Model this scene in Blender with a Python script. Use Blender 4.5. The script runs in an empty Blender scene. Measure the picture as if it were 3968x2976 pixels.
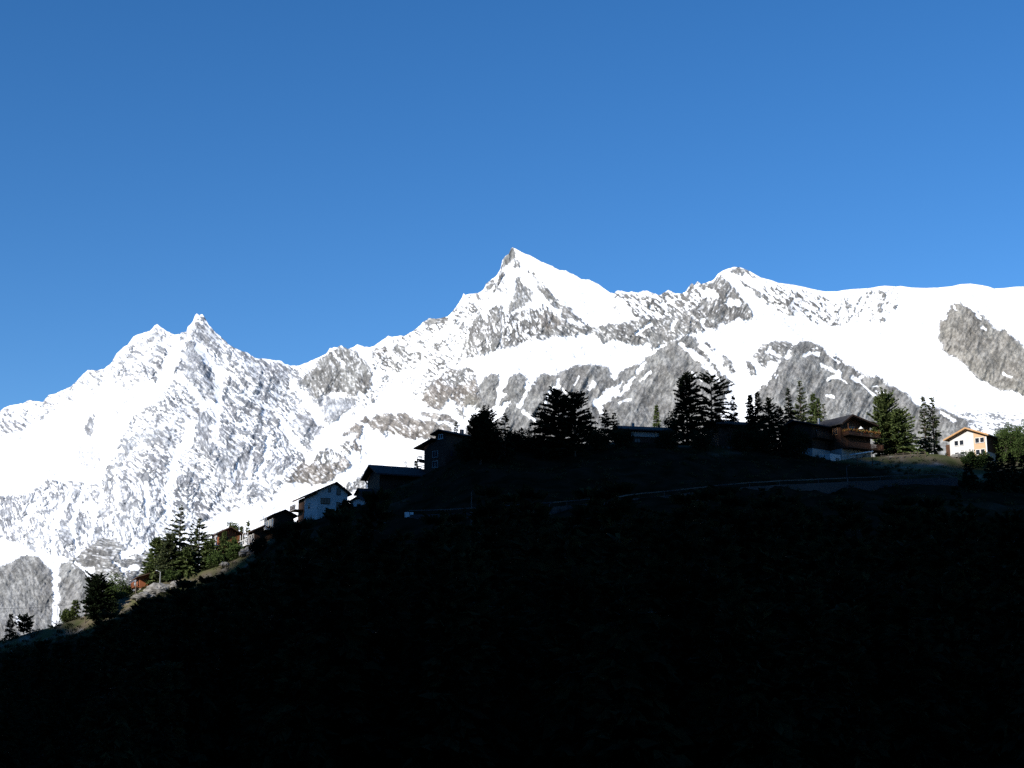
import bpy, math, random
import numpy as np
from mathutils import Vector

R = math.radians
# ------------------------------------------------------------------ camera
F, CX, CY, PITCH = 6000.0, 1984.0, 1488.0, R(12)
CAM = np.array([0.0, 0.0, 1.7])
SP, CP = math.sin(PITCH), math.cos(PITCH)
sc = bpy.context.scene
col = sc.collection
cd = bpy.data.cameras.new("camera")
cam = bpy.data.objects.new("camera", cd)
col.objects.link(cam)
cam.location = CAM
cam.rotation_euler = (R(90) + PITCH, 0, 0)
cd.sensor_width = 36
cd.lens = 36 * F / 3968
cd.clip_start, cd.clip_end = 0.5, 60000
sc.camera = cam

# ------------------------------------------------------------------ sky, sun, exposure
SUN_EL, SUN_AZ = R(25), R(224)          # azimuth clockwise from +Y: behind the camera, to the left
TO_SUN = Vector((math.sin(SUN_AZ) * math.cos(SUN_EL), math.cos(SUN_AZ) * math.cos(SUN_EL), math.sin(SUN_EL)))
w = bpy.data.worlds.new("World")
sc.world = w
w.use_nodes = True
nt = w.node_tree
for n in list(nt.nodes):
    nt.nodes.remove(n)
sky = nt.nodes.new("ShaderNodeTexSky")
sky.sky_type = 'NISHITA'
sky.sun_disc = False
sky.sun_elevation, sky.sun_rotation = SUN_EL, SUN_AZ
sky.altitude, sky.air_density, sky.dust_density, sky.ozone_density = 1600, 1.0, 0.1, 3.5
hs = nt.nodes.new("ShaderNodeHueSaturation")
hs.inputs['Saturation'].default_value = 1.25
hs.inputs['Hue'].default_value = 0.504
bg = nt.nodes.new("ShaderNodeBackground")
bg.inputs['Strength'].default_value = 0.117
wo = nt.nodes.new("ShaderNodeOutputWorld")
nt.links.new(sky.outputs[0], hs.inputs['Color'])
nt.links.new(hs.outputs[0], bg.inputs['Color'])
nt.links.new(bg.outputs[0], wo.inputs['Surface'])
sd = bpy.data.lights.new("sun", 'SUN')
sd.energy, sd.angle, sd.color = 5.0, R(0.5), (1.0, 0.955, 0.89)
so = bpy.data.objects.new("sun", sd)
col.objects.link(so)
so.rotation_euler = TO_SUN.to_track_quat('Z', 'Y').to_euler()
sc.view_settings.view_transform = 'Standard'
sc.view_settings.look = 'None'
sc.view_settings.exposure = 0.35
sc.view_settings.gamma = 1.0
sc.cycles.use_denoising = False
sc.cycles.sample_clamp_indirect = 0.6
sc.cycles.max_bounces = 4
sc.cycles.diffuse_bounces = 2
sc.cycles.glossy_bounces = 2
sc.cycles.use_adaptive_sampling = True
sc.cycles.adaptive_threshold = 0.01


# ------------------------------------------------------------------ helpers
def ray(px, py):
    xr, yr = (px - CX) / F, (CY - py) / F
    return xr, CP - yr * SP, SP + yr * CP


def at(px, py, Y):
    a, b, c = ray(px, py)
    s = Y / b
    return np.array([a * s, Y, CAM[2] + c * s])


def proj(p):
    x, y, z = p[0], p[1], p[2] - CAM[2]
    f = y * CP + z * SP
    v = -y * SP + z * CP
    return CX + F * x / f, CY - F * v / f


def lattice_noise(x, y, seed):
    """smooth value noise in [-1,1] on arrays"""
    rng = np.random.RandomState(seed)
    N = 256
    g = rng.uniform(-1, 1, (N, N)).astype(np.float32)
    xi, yi = np.floor(x).astype(np.int64), np.floor(y).astype(np.int64)
    fx, fy = x - xi, y - yi
    fx = fx * fx * fx * (fx * (fx * 6 - 15) + 10)
    fy = fy * fy * fy * (fy * (fy * 6 - 15) + 10)
    x0, x1, y0, y1 = xi % N, (xi + 1) % N, yi % N, (yi + 1) % N
    a = g[y0, x0] * (1 - fx) + g[y0, x1] * fx
    b = g[y1, x0] * (1 - fx) + g[y1, x1] * fx
    return a * (1 - fy) + b * fy


def fbm(x, y, seed, octaves=4, gain=0.5):
    s, a = np.zeros_like(x), 1.0
    for k in range(octaves):
        c, sn = math.cos(1.1 * k), math.sin(1.1 * k)
        f = 2.03 ** k
        s += a * lattice_noise((x * c + y * sn) * f + 17.3 * k, (-x * sn + y * c) * f + 5.1 * k, seed + k)
        a *= gain
    return s


def ridged(x, y, seed, octaves=4, gain=0.5):
    s, a = np.zeros_like(x), 1.0
    for k in range(octaves):
        c, sn = math.cos(0.9 * k), math.sin(0.9 * k)
        f = 2.05 ** k
        s += a * (1 - 2 * np.abs(lattice_noise((x * c + y * sn) * f + 7.7 * k, (-x * sn + y * c) * f + 3.3 * k, seed + k)))
        a *= gain
    return s


def mesh_from(name, verts, faces, mats=(), smooth=False, fmat=None):
    me = bpy.data.meshes.new(name)
    me.from_pydata([tuple(v) for v in verts], [], faces)
    for m in mats:
        me.materials.append(m)
    if fmat is not None:
        me.polygons.foreach_set('material_index', fmat)
    if smooth:
        me.polygons.foreach_set('use_smooth', [True] * len(me.polygons))
    me.update()
    return me


def quads_mesh(name, V, Q, mat, smooth=True):
    """fast mesh from numpy: V (n,3), Q (m,4)"""
    me = bpy.data.meshes.new(name)
    me.vertices.add(len(V))
    me.vertices.foreach_set('co', np.ascontiguousarray(V, dtype=np.float32).ravel())
    m, k = Q.shape
    me.loops.add(m * k)
    me.loops.foreach_set('vertex_index', np.ascontiguousarray(Q, dtype=np.int32).ravel())
    me.polygons.add(m)
    me.polygons.foreach_set('loop_start', np.arange(0, m * k, k, dtype=np.int32))
    me.polygons.foreach_set('loop_total', np.full(m, k, dtype=np.int32))
    me.polygons.foreach_set('use_smooth', np.full(m, smooth, dtype=bool))
    me.materials.append(mat)
    me.update()
    me.validate()
    return me


def grid_quads(nr, nc):
    i = np.arange(nr * nc).reshape(nr, nc)
    return np.stack([i[:-1, :-1], i[1:, :-1], i[1:, 1:], i[:-1, 1:]], -1).reshape(-1, 4)


def link(name, me, parent=None):
    o = bpy.data.objects.new(name, me)
    col.objects.link(o)
    if parent is not None:
        o.parent = parent
    return o


def tag(o, label=None, cat=None, group=None, kind=None):
    if label: o['label'] = label
    if cat: o['category'] = cat
    if group: o['group'] = group
    if kind: o['kind'] = kind
    return o


def empty(name, loc, rz=0.0, label=None, cat=None, group=None):
    o = bpy.data.objects.new(name, None)
    col.objects.link(o)
    o.location = tuple(float(c) for c in loc)
    o.rotation_euler = (0, 0, rz)
    o.empty_display_size = 0.5
    return tag(o, label, cat, group)


# ------------------------------------------------------------------ materials
def mat_noise(name, cols, scale=1.0, detail=4, rough=0.9, bump=0.0, stretch=(1, 1, 1), coord='Object', spec=0.2, bscale=None):
    m = bpy.data.materials.new(name)
    m.use_nodes = True
    t = m.node_tree
    b = t.nodes['Principled BSDF']
    tc = t.nodes.new('ShaderNodeTexCoord')
    mp = t.nodes.new('ShaderNodeMapping')
    mp.inputs['Scale'].default_value = stretch
    t.links.new(tc.outputs[coord], mp.inputs['Vector'])
    nz = t.nodes.new('ShaderNodeTexNoise')
    nz.inputs['Scale'].default_value = scale
    nz.inputs['Detail'].default_value = detail
    nz.inputs['Roughness'].default_value = 0.6
    t.links.new(mp.outputs[0], nz.inputs['Vector'])
    rp = t.nodes.new('ShaderNodeValToRGB')
    el = rp.color_ramp.elements
    n = len(cols)
    for k, c in enumerate(cols):
        pos = 0.3 + 0.4 * k / max(1, n - 1)
        e = el[k] if k < 2 else el.new(pos)
        e.position = pos
        e.color = (*c, 1)
    t.links.new(nz.outputs[0], rp.inputs[0])
    t.links.new(rp.outputs[0], b.inputs['Base Color'])
    b.inputs['Roughness'].default_value = rough
    b.inputs['Specular IOR Level'].default_value = spec
    if bump:
        bp = t.nodes.new('ShaderNodeBump')
        bp.inputs['Strength'].default_value = bump
        bp.inputs['Distance'].default_value = 0.05
        t.links.new(nz.outputs[0], bp.inputs['Height'])
        t.links.new(bp.outputs[0], b.inputs['Normal'])
    return m


def wood_mat(name, c1, c2, horiz=True, pitch=0.18):
    m = mat_noise(name, [c1, c2], 3.0, 5, 0.75, 0.15, (0.35, 0.35, 4.0) if horiz else (4, 4, 0.35))
    return m


M = {}
M['white_render'] = mat_noise('white_render', [(0.55, 0.54, 0.52), (0.63, 0.62, 0.60)], 0.6, 4, 0.9, 0.05)
M['cream_render'] = mat_noise('cream_render', [(0.55, 0.50, 0.42), (0.66, 0.62, 0.54)], 0.6, 4, 0.9, 0.05)
M['grey_render'] = mat_noise('grey_render', [(0.30, 0.30, 0.29), (0.40, 0.40, 0.38)], 0.8, 4, 0.9, 0.1)
M['dark_wood'] = wood_mat('dark_wood', (0.030, 0.017, 0.011), (0.060, 0.033, 0.020))
M['brown_wood'] = wood_mat('brown_wood', (0.055, 0.027, 0.015), (0.11, 0.052, 0.028))
M['red_wood'] = wood_mat('red_wood', (0.20, 0.065, 0.028), (0.34, 0.12, 0.05))
M['honey_wood'] = wood_mat('honey_wood', (0.50, 0.32, 0.19), (0.60, 0.42, 0.27))
M['eave_wood'] = wood_mat('eave_wood', (0.42, 0.23, 0.10), (0.56, 0.33, 0.16), False)
M['slate'] = mat_noise('slate', [(0.022, 0.022, 0.025), (0.055, 0.053, 0.052)], 1.6, 5, 0.8, 0.3, (1, 1, 1))
M['brown_tile'] = mat_noise('brown_tile', [(0.06, 0.038, 0.028), (0.13, 0.085, 0.06)], 1.6, 5, 0.85, 0.3)
M['tan_tile'] = mat_noise('tan_tile', [(0.38, 0.24, 0.12), (0.52, 0.35, 0.19)], 1.6, 5, 0.8, 0.2)
M['white_paint'] = mat_noise('white_paint', [(0.76, 0.76, 0.75), (0.84, 0.84, 0.83)], 2.0, 3, 0.5)
M['metal'] = mat_noise('metal', [(0.42, 0.43, 0.44), (0.55, 0.56, 0.57)], 2.0, 3, 0.4, spec=0.5)
M['shaded_metal'] = mat_noise('shaded_metal', [(0.05, 0.05, 0.048), (0.085, 0.085, 0.08)], 1.2, 4, 0.7)  # darker copy of the metal, dimness of the shaded slope in its colour
M['dark_metal'] = mat_noise('dark_metal', [(0.03, 0.03, 0.033), (0.06, 0.06, 0.062)], 2.0, 3, 0.5, spec=0.5)
M['pole_wood'] = wood_mat('pole_wood', (0.11, 0.085, 0.06), (0.2, 0.16, 0.12), False)
M['concrete'] = mat_noise('concrete', [(0.20, 0.20, 0.19), (0.30, 0.30, 0.28)], 0.7, 6, 0.9, 0.2)
M['asphalt'] = mat_noise('asphalt', [(0.04, 0.04, 0.042), (0.06, 0.06, 0.06)], 2.0, 5, 0.95)
M['stone'] = mat_noise('stone', [(0.12, 0.115, 0.105), (0.24, 0.23, 0.21), (0.34, 0.33, 0.31)], 0.8, 6, 0.95, 0.5)
M['flower'] = mat_noise('flower', [(0.45, 0.05, 0.03), (0.10, 0.14, 0.03), (0.55, 0.10, 0.03)], 3.0, 3, 0.8)
M['bark'] = mat_noise('bark', [(0.045, 0.032, 0.024), (0.11, 0.085, 0.065)], 2.0, 5, 0.95, 0.3, (3, 3, 0.5))
M['pale_bark'] = mat_noise('pale_bark', [(0.14, 0.12, 0.10), (0.24, 0.21, 0.18)], 2.0, 5, 0.95, 0.3, (3, 3, 0.5))
def glass_mat():
    m = mat_noise('window_glass', [(0.012, 0.015, 0.022), (0.025, 0.03, 0.04)], 0.8, 2, 0.12, spec=0.3)
    return m
M['glass'] = glass_mat()


def leaf_mat(name, c1, c2, c3):
    m = mat_noise(name, [c1, c2, c3], 0.55, 4, 0.9, spec=0.03)
    t = m.node_tree
    b = t.nodes['Principled BSDF']
    out = t.nodes['Material Output']
    tr = t.nodes.new('ShaderNodeBsdfTranslucent')
    mx = t.nodes.new('ShaderNodeMixShader')
    mx.inputs[0].default_value = 0.22
    src = b.inputs['Base Color'].links[0].from_socket
    t.links.new(src, tr.inputs['Color'])
    t.links.new(b.outputs[0], mx.inputs[1])
    t.links.new(tr.outputs[0], mx.inputs[2])
    t.links.new(mx.outputs[0], out.inputs['Surface'])
    return m


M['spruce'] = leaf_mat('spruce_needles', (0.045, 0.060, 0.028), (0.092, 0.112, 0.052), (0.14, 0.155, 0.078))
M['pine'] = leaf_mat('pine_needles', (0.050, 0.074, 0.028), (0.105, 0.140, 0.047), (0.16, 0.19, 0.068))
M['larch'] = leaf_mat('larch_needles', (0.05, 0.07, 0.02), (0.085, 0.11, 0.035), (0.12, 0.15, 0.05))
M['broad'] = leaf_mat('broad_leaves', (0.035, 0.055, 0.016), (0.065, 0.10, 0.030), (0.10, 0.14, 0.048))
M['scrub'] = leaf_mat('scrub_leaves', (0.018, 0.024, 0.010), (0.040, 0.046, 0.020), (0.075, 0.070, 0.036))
M['shaded_green'] = leaf_mat('shaded_green_needles', (0.008, 0.014, 0.008), (0.018, 0.028, 0.013), (0.030, 0.042, 0.018))  # shaded copy of the leaf greens, darkened for trees out of the sun

# ------------------------------------------------------------------ ground sheet with the hill
YC = 330.0
CREST = [(-1500, 2800), (-600, 2640), (0, 2490), (100, 2455), (200, 2428), (300, 2395), (430, 2338), (560, 2276), (700, 2236), (800, 2208),
         (900, 2172), (1000, 2124), (1060, 2078), (1110, 2050), (1170, 2016), (1300, 1978), (1400, 1935), (1500, 1890), (1650, 1835), (1760, 1775), (1880, 1722), (2000, 1712), (2150, 1716),
         (2300, 1718), (2450, 1712), (2600, 1720), (2900, 1730), (3100, 1752), (3250, 1775), (3400, 1768), (3520, 1757), (3640, 1758), (3720, 1772),
         (3850, 1785), (3968, 1790), (4500, 1800), (5500, 1900)]
_c = np.array([at(x, y, YC) for x, y in CREST])
_cx, _cz = _c[:, 0], _c[:, 2]


def ground_z(X, Y):
    X, Y = np.asarray(X, dtype=float), np.asarray(Y, dtype=float)
    Ys = np.maximum(Y, 60)
    front = np.interp(X * YC / np.minimum(Ys, YC), _cx, _cz)
    t = np.clip((Y - 95) / (YC - 95), 0, 1)
    rise = t * (0.55 + 0.45 * t)
    z = front * rise
    bump = 1.6 * fbm(X / 22.0, Y / 16.0, 301, 4, 0.5) + 0.5 * fbm(X / 5.0, Y / 4.0, 311, 3, 0.55)
    z = z + bump * np.clip(t * 3, 0, 1) * np.clip((YC - 4 - Y) / 14, 0.12, 1)
    bank = np.interp(X, [-112, -100, -58, -48, 66, 78], [0.0, 2.4, 2.4, 0.0, 0.0, 1.4])
    u = np.clip((YC - Y) / 6.0, 0, 1)
    z = z - bank * u * u * (3 - 2 * u) * np.clip(t * 4, 0, 1)
    back = np.clip(Y - YC, 0, None)
    z = z - 0.05 * back - np.clip(back - 140, 0, None) ** 1.25 * 0.25
    z = np.maximum(z, np.where(Y > YC, -160.0, -3.0))
    edge = np.clip((np.abs(X) - 420) / 500, 0, 1)
    return np.where(Y > YC, z, z * (1 - 0.5 * edge))


def gz(x, y):
    return float(ground_z(np.array([x]), np.array([y]))[0])


def on_ground(px, py):
    """point of the hill seen at photo position (px, py); the crest if the ray clears it"""
    ys = np.linspace(YC, 110, 500)
    a, b, c = ray(px, py)
    s = ys / b
    d = (CAM[2] + c * s) - ground_z(a * s, ys)
    if d[0] >= 0:
        return np.array([a * s[0], YC, gz(a * s[0], YC)])
    k = int(np.argmax(d >= 0)) if (d >= 0).any() else len(ys) - 1
    return np.array([a * s[k], ys[k], gz(a * s[k], ys[k])])


def behind(px, dY):
    """point of the plateau dY metres beyond the crest, at photo column px"""
    i = np.interp(px, [c[0] for c in CREST], [c[1] for c in CREST])
    Y = YC + dY
    a, b, c = ray(px, i)
    X = a * Y / b
    return np.array([X, Y, gz(X, Y)])


xs = np.concatenate([np.linspace(-14000, -420, 40), np.arange(-415, 416, 1.6), np.linspace(420, 14000, 40)])
ys = np.concatenate([np.linspace(-6000, 70, 40), np.arange(75, 420, 1.6), np.geomspace(425, 14000, 60)])
GX, GY = np.meshgrid(xs, ys)
GZ = ground_z(GX.ravel(), GY.ravel())
GV = np.stack([GX.ravel(), GY.ravel(), GZ], -1)


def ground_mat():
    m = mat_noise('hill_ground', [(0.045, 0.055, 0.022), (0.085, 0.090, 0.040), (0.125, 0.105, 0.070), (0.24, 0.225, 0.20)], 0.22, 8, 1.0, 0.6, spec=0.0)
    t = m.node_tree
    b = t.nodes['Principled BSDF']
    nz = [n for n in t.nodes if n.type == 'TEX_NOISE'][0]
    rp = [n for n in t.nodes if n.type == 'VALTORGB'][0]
    fl = t.nodes.new('ShaderNodeValToRGB')           # near-black copy of the ground, shade of the slope put in its colour
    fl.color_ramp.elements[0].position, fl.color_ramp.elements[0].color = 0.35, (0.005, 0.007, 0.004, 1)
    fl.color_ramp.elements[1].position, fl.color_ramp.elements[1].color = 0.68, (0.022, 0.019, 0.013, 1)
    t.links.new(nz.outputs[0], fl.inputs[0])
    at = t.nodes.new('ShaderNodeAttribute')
    at.attribute_name = 'sunlit_meadow'
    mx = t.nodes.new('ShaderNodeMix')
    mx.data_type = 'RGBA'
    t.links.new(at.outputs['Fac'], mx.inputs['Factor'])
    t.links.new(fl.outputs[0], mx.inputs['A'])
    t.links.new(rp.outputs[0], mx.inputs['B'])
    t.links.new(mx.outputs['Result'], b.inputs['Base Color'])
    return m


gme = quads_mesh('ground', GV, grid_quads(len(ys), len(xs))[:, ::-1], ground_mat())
lit_mead = np.clip((GY.ravel() - (YC - np.interp(GX.ravel(), [-95, -60, -30, 60, 80, 100], [18, 12, 5, 5, 22, 22])) + 9 * fbm(GX.ravel() / 14, GY.ravel() / 9, 331, 3)) / 14, 0, 1)  # lighter meadow colour painted where the crest and banks catch sun
lit_mead = np.maximum(lit_mead, 0.12 * (fbm(GX.ravel() / 40, GY.ravel() / 30, 341, 3) > 0.55) * (GY.ravel() > 200))
gme.attributes.new('sunlit_meadow', 'FLOAT', 'POINT').data.foreach_set('value', lit_mead.astype(np.float32))
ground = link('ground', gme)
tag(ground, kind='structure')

# ------------------------------------------------------------------ the ridge behind the camera that keeps the hill in shade
SHADE = [(-800, 2330), (0, 2310), (150, 2330), (260, 2362), (345, 2375), (430, 2470), (560, 2425), (790, 2325), (890, 2222), (965, 2095), (1020, 1980), (1080, 1850), (1170, 1760),
         (1450, 1690), (1700, 1570), (2000, 1470), (2200, 1410), (2500, 1370), (2700, 1370), (2900, 1430), (3040, 1500), (3140, 1540),
         (3240, 1575), (3330, 1668), (3400, 1738), (3600, 1760), (3800, 1784), (3968, 1790), (4600, 1780)]
hdir = np.array([TO_SUN.x, TO_SUN.y]) / math.hypot(TO_SUN.x, TO_SUN.y)
ldir = np.array([-hdir[1], hdir[0]])
A0, TE = 380.0, math.tan(SUN_EL)
pts = []
for x, y in SHADE:
    p = at(x, y, YC)
    pts.append((p[:2] @ ldir, p[2] + (A0 - p[:2] @ hdir) * TE))
pts.sort()
ss, zz = np.array(pts).T
s_ax = np.concatenate([np.linspace(-6000, ss[0] - 60, 50), np.arange(ss[0] - 50, ss[-1] + 50, 2.5), np.linspace(ss[-1] + 60, 6000, 50)])
a_ax = np.concatenate([np.linspace(130, 350, 20), np.linspace(358, 402, 12), np.linspace(420, 2600, 40)])
S, A = np.meshgrid(s_ax, a_ax)
crestz = np.interp(S, ss, zz)
far = np.clip(np.abs(S - 0.5 * (ss[0] + ss[-1])) - 300, 0, None)
crestz = crestz + 60 * fbm(S / 700, S * 0 + 3, 41, 4) * np.clip(far / 400, 0, 1) - 0.02 * far
prof = np.where(A <= A0, np.clip((A - 130) / (A0 - 130), 0, 1) ** 1.2, np.exp(-((A - A0) / 1300) ** 2))
Z = crestz * prof + 14 * fbm(S / 90, A / 90, 47, 5) * np.clip(np.abs(A - A0) / 120, 0, 1) * prof - 2
B = np.stack([(S * ldir[0] + A * hdir[0]).ravel(), (S * ldir[1] + A * hdir[1]).ravel(), Z.ravel()], -1)
mr = mat_noise('forest_slope', [(0.018, 0.026, 0.012), (0.04, 0.05, 0.022), (0.12, 0.115, 0.10)], 0.02, 8, 0.95, 0.3)
ridge = link('mountain_ridge', quads_mesh('mountain_ridge', B, grid_quads(len(a_ax), len(s_ax)), mr))
tag(ridge, kind='structure')

# ------------------------------------------------------------------ the snowy mountain range
SKY = [(-900, 1900), (-500, 1790), (-200, 1672), (0, 1593), (29, 1573), (90, 1562), (112, 1550), (166, 1559), (188, 1533), (217, 1526), (246, 1510), (275, 1499),
       (307, 1468), (340, 1434), (383, 1434), (405, 1428), (430, 1409), (452, 1371), (481, 1345), (495, 1336), (517, 1304), (553, 1291),
       (582, 1282), (597, 1264), (611, 1255), (622, 1266), (647, 1284), (676, 1296), (698, 1295), (702, 1289), (723, 1286), (727, 1269),
       (749, 1244), (754, 1226), (763, 1214), (772, 1222), (785, 1217), (803, 1248), (823, 1275), (856, 1306), (888, 1336), (917, 1353),
       (939, 1362), (960, 1367), (986, 1387), (1015, 1391), (1047, 1391), (1091, 1398), (1101, 1407), (1127, 1418), (1159, 1416),
       (1192, 1405), (1235, 1385), (1264, 1371), (1279, 1349), (1308, 1345), (1322, 1338), (1347, 1353), (1369, 1347), (1384, 1334),
       (1400, 1341), (1433, 1347), (1458, 1336), (1483, 1316), (1505, 1301), (1519, 1305), (1552, 1301), (1570, 1301), (1595, 1287),
       (1617, 1271), (1642, 1247), (1664, 1233), (1689, 1235), (1736, 1227), (1754, 1207), (1773, 1182), (1792, 1152), (1796, 1137),
       (1803, 1145), (1816, 1140), (1852, 1137), (1874, 1121), (1885, 1099), (1903, 1084), (1921, 1072), (1939, 1045), (1946, 1008),
       (1957, 994), (1972, 983), (1979, 965), (1986, 957), (2008, 969), (2026, 980), (2062, 994), (2094, 1012), (2138, 1030), (2170, 1048),
       (2192, 1048), (2235, 1070), (2253, 1083), (2282, 1083), (2318, 1102), (2344, 1119), (2362, 1133), (2380, 1137), (2391, 1128),
       (2409, 1128), (2434, 1133), (2448, 1130), (2474, 1135), (2488, 1128), (2510, 1128), (2535, 1139), (2561, 1142), (2591, 1124),
       (2615, 1137), (2644, 1137), (2662, 1124), (2680, 1097), (2691, 1104), (2703, 1090), (2718, 1101), (2749, 1092), (2767, 1084),
       (2784, 1062), (2799, 1049), (2824, 1040), (2846, 1035), (2868, 1035), (2889, 1044), (2918, 1057), (2947, 1075), (2991, 1086),
       (3016, 1096), (3067, 1102), (3114, 1111), (3150, 1120), (3197, 1129), (3244, 1129), (3269, 1124), (3305, 1120), (3345, 1118),
       (3371, 1116), (3403, 1110), (3428, 1107), (3475, 1110), (3490, 1108), (3530, 1114), (3584, 1116), (3638, 1114), (3689, 1109),
       (3721, 1101), (3761, 1099), (3805, 1105), (3830, 1110), (3852, 1118), (3891, 1116), (3935, 1111), (3968, 1110), (4200, 1090), (4500, 1150), (5000, 1260)]
# snow-covered zones with scattered rock: (share of rock, streak angle in degrees below the horizontal, polygon)
G, BR, LV, TN = (0.245, 0.243, 0.238), (0.265, 0.245, 0.228), (0.355, 0.368, 0.40), (0.275, 0.262, 0.238)
ZONES = [
    (0.24, 30, LV, [(-400, 1800), (0, 1590), (300, 1470), (450, 1380), (600, 1270), (730, 1280), (700, 1400), (640, 1500), (520, 1540), (450, 1560), (280, 1560), (60, 1680)]),
    (0.10, 60, LV, [(300, 1500), (640, 1480), (560, 1700), (420, 1850), (250, 1780)]),
    (0.50, 50, LV, [(560, 1540), (640, 1440), (690, 1320), (760, 1230), (990, 1390), (1130, 1420), (1200, 1430), (1240, 1640), (1200, 1790), (1050, 1930), (850, 1990), (560, 2130), (250, 2170), (100, 2050), (30, 1960), (180, 1860), (380, 1880)]),
    (0.44, 70, LV, [(-400, 1900), (60, 1920), (200, 1880), (640, 1860), (600, 2100), (260, 2160), (120, 2130), (0, 2080), (-400, 2150)]),
    (0.44, 40, G, [(1440, 1360), (1760, 1290), (1860, 1230), (1780, 1400), (1700, 1440), (1640, 1540), (1500, 1560), (1440, 1500)]),
    (0.13, 50, G, [(1500, 1320), (1680, 1260), (1800, 1160), (1930, 1090), (1980, 1060), (1990, 1180), (1840, 1290), (1760, 1420)]),
    (0.40, 45, G, [(2375, 1138), (2540, 1142), (2700, 1110), (2730, 1160), (2640, 1225), (2420, 1238)]),
    (0.10, 55, G, [(2300, 1160), (2420, 1150), (2460, 1240), (2400, 1240)]),
    (0.22, 40, G, [(2920, 1085), (3100, 1120), (3230, 1160), (3400, 1170), (3440, 1240), (3260, 1262), (3060, 1230), (2970, 1180)]),
    (0.15, 115, G, [(3260, 1125), (3490, 1115), (3470, 1190), (3390, 1250), (3230, 1260)]),
    (0.30, 0, LV, [(3660, 1610), (3790, 1590), (4100, 1600), (4100, 1720), (3700, 1720)]),
    (0.10, 30, G, [(1300, 1480), (1640, 1420), (1640, 1560), (1480, 1600), (1320, 1640)]),
]
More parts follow.
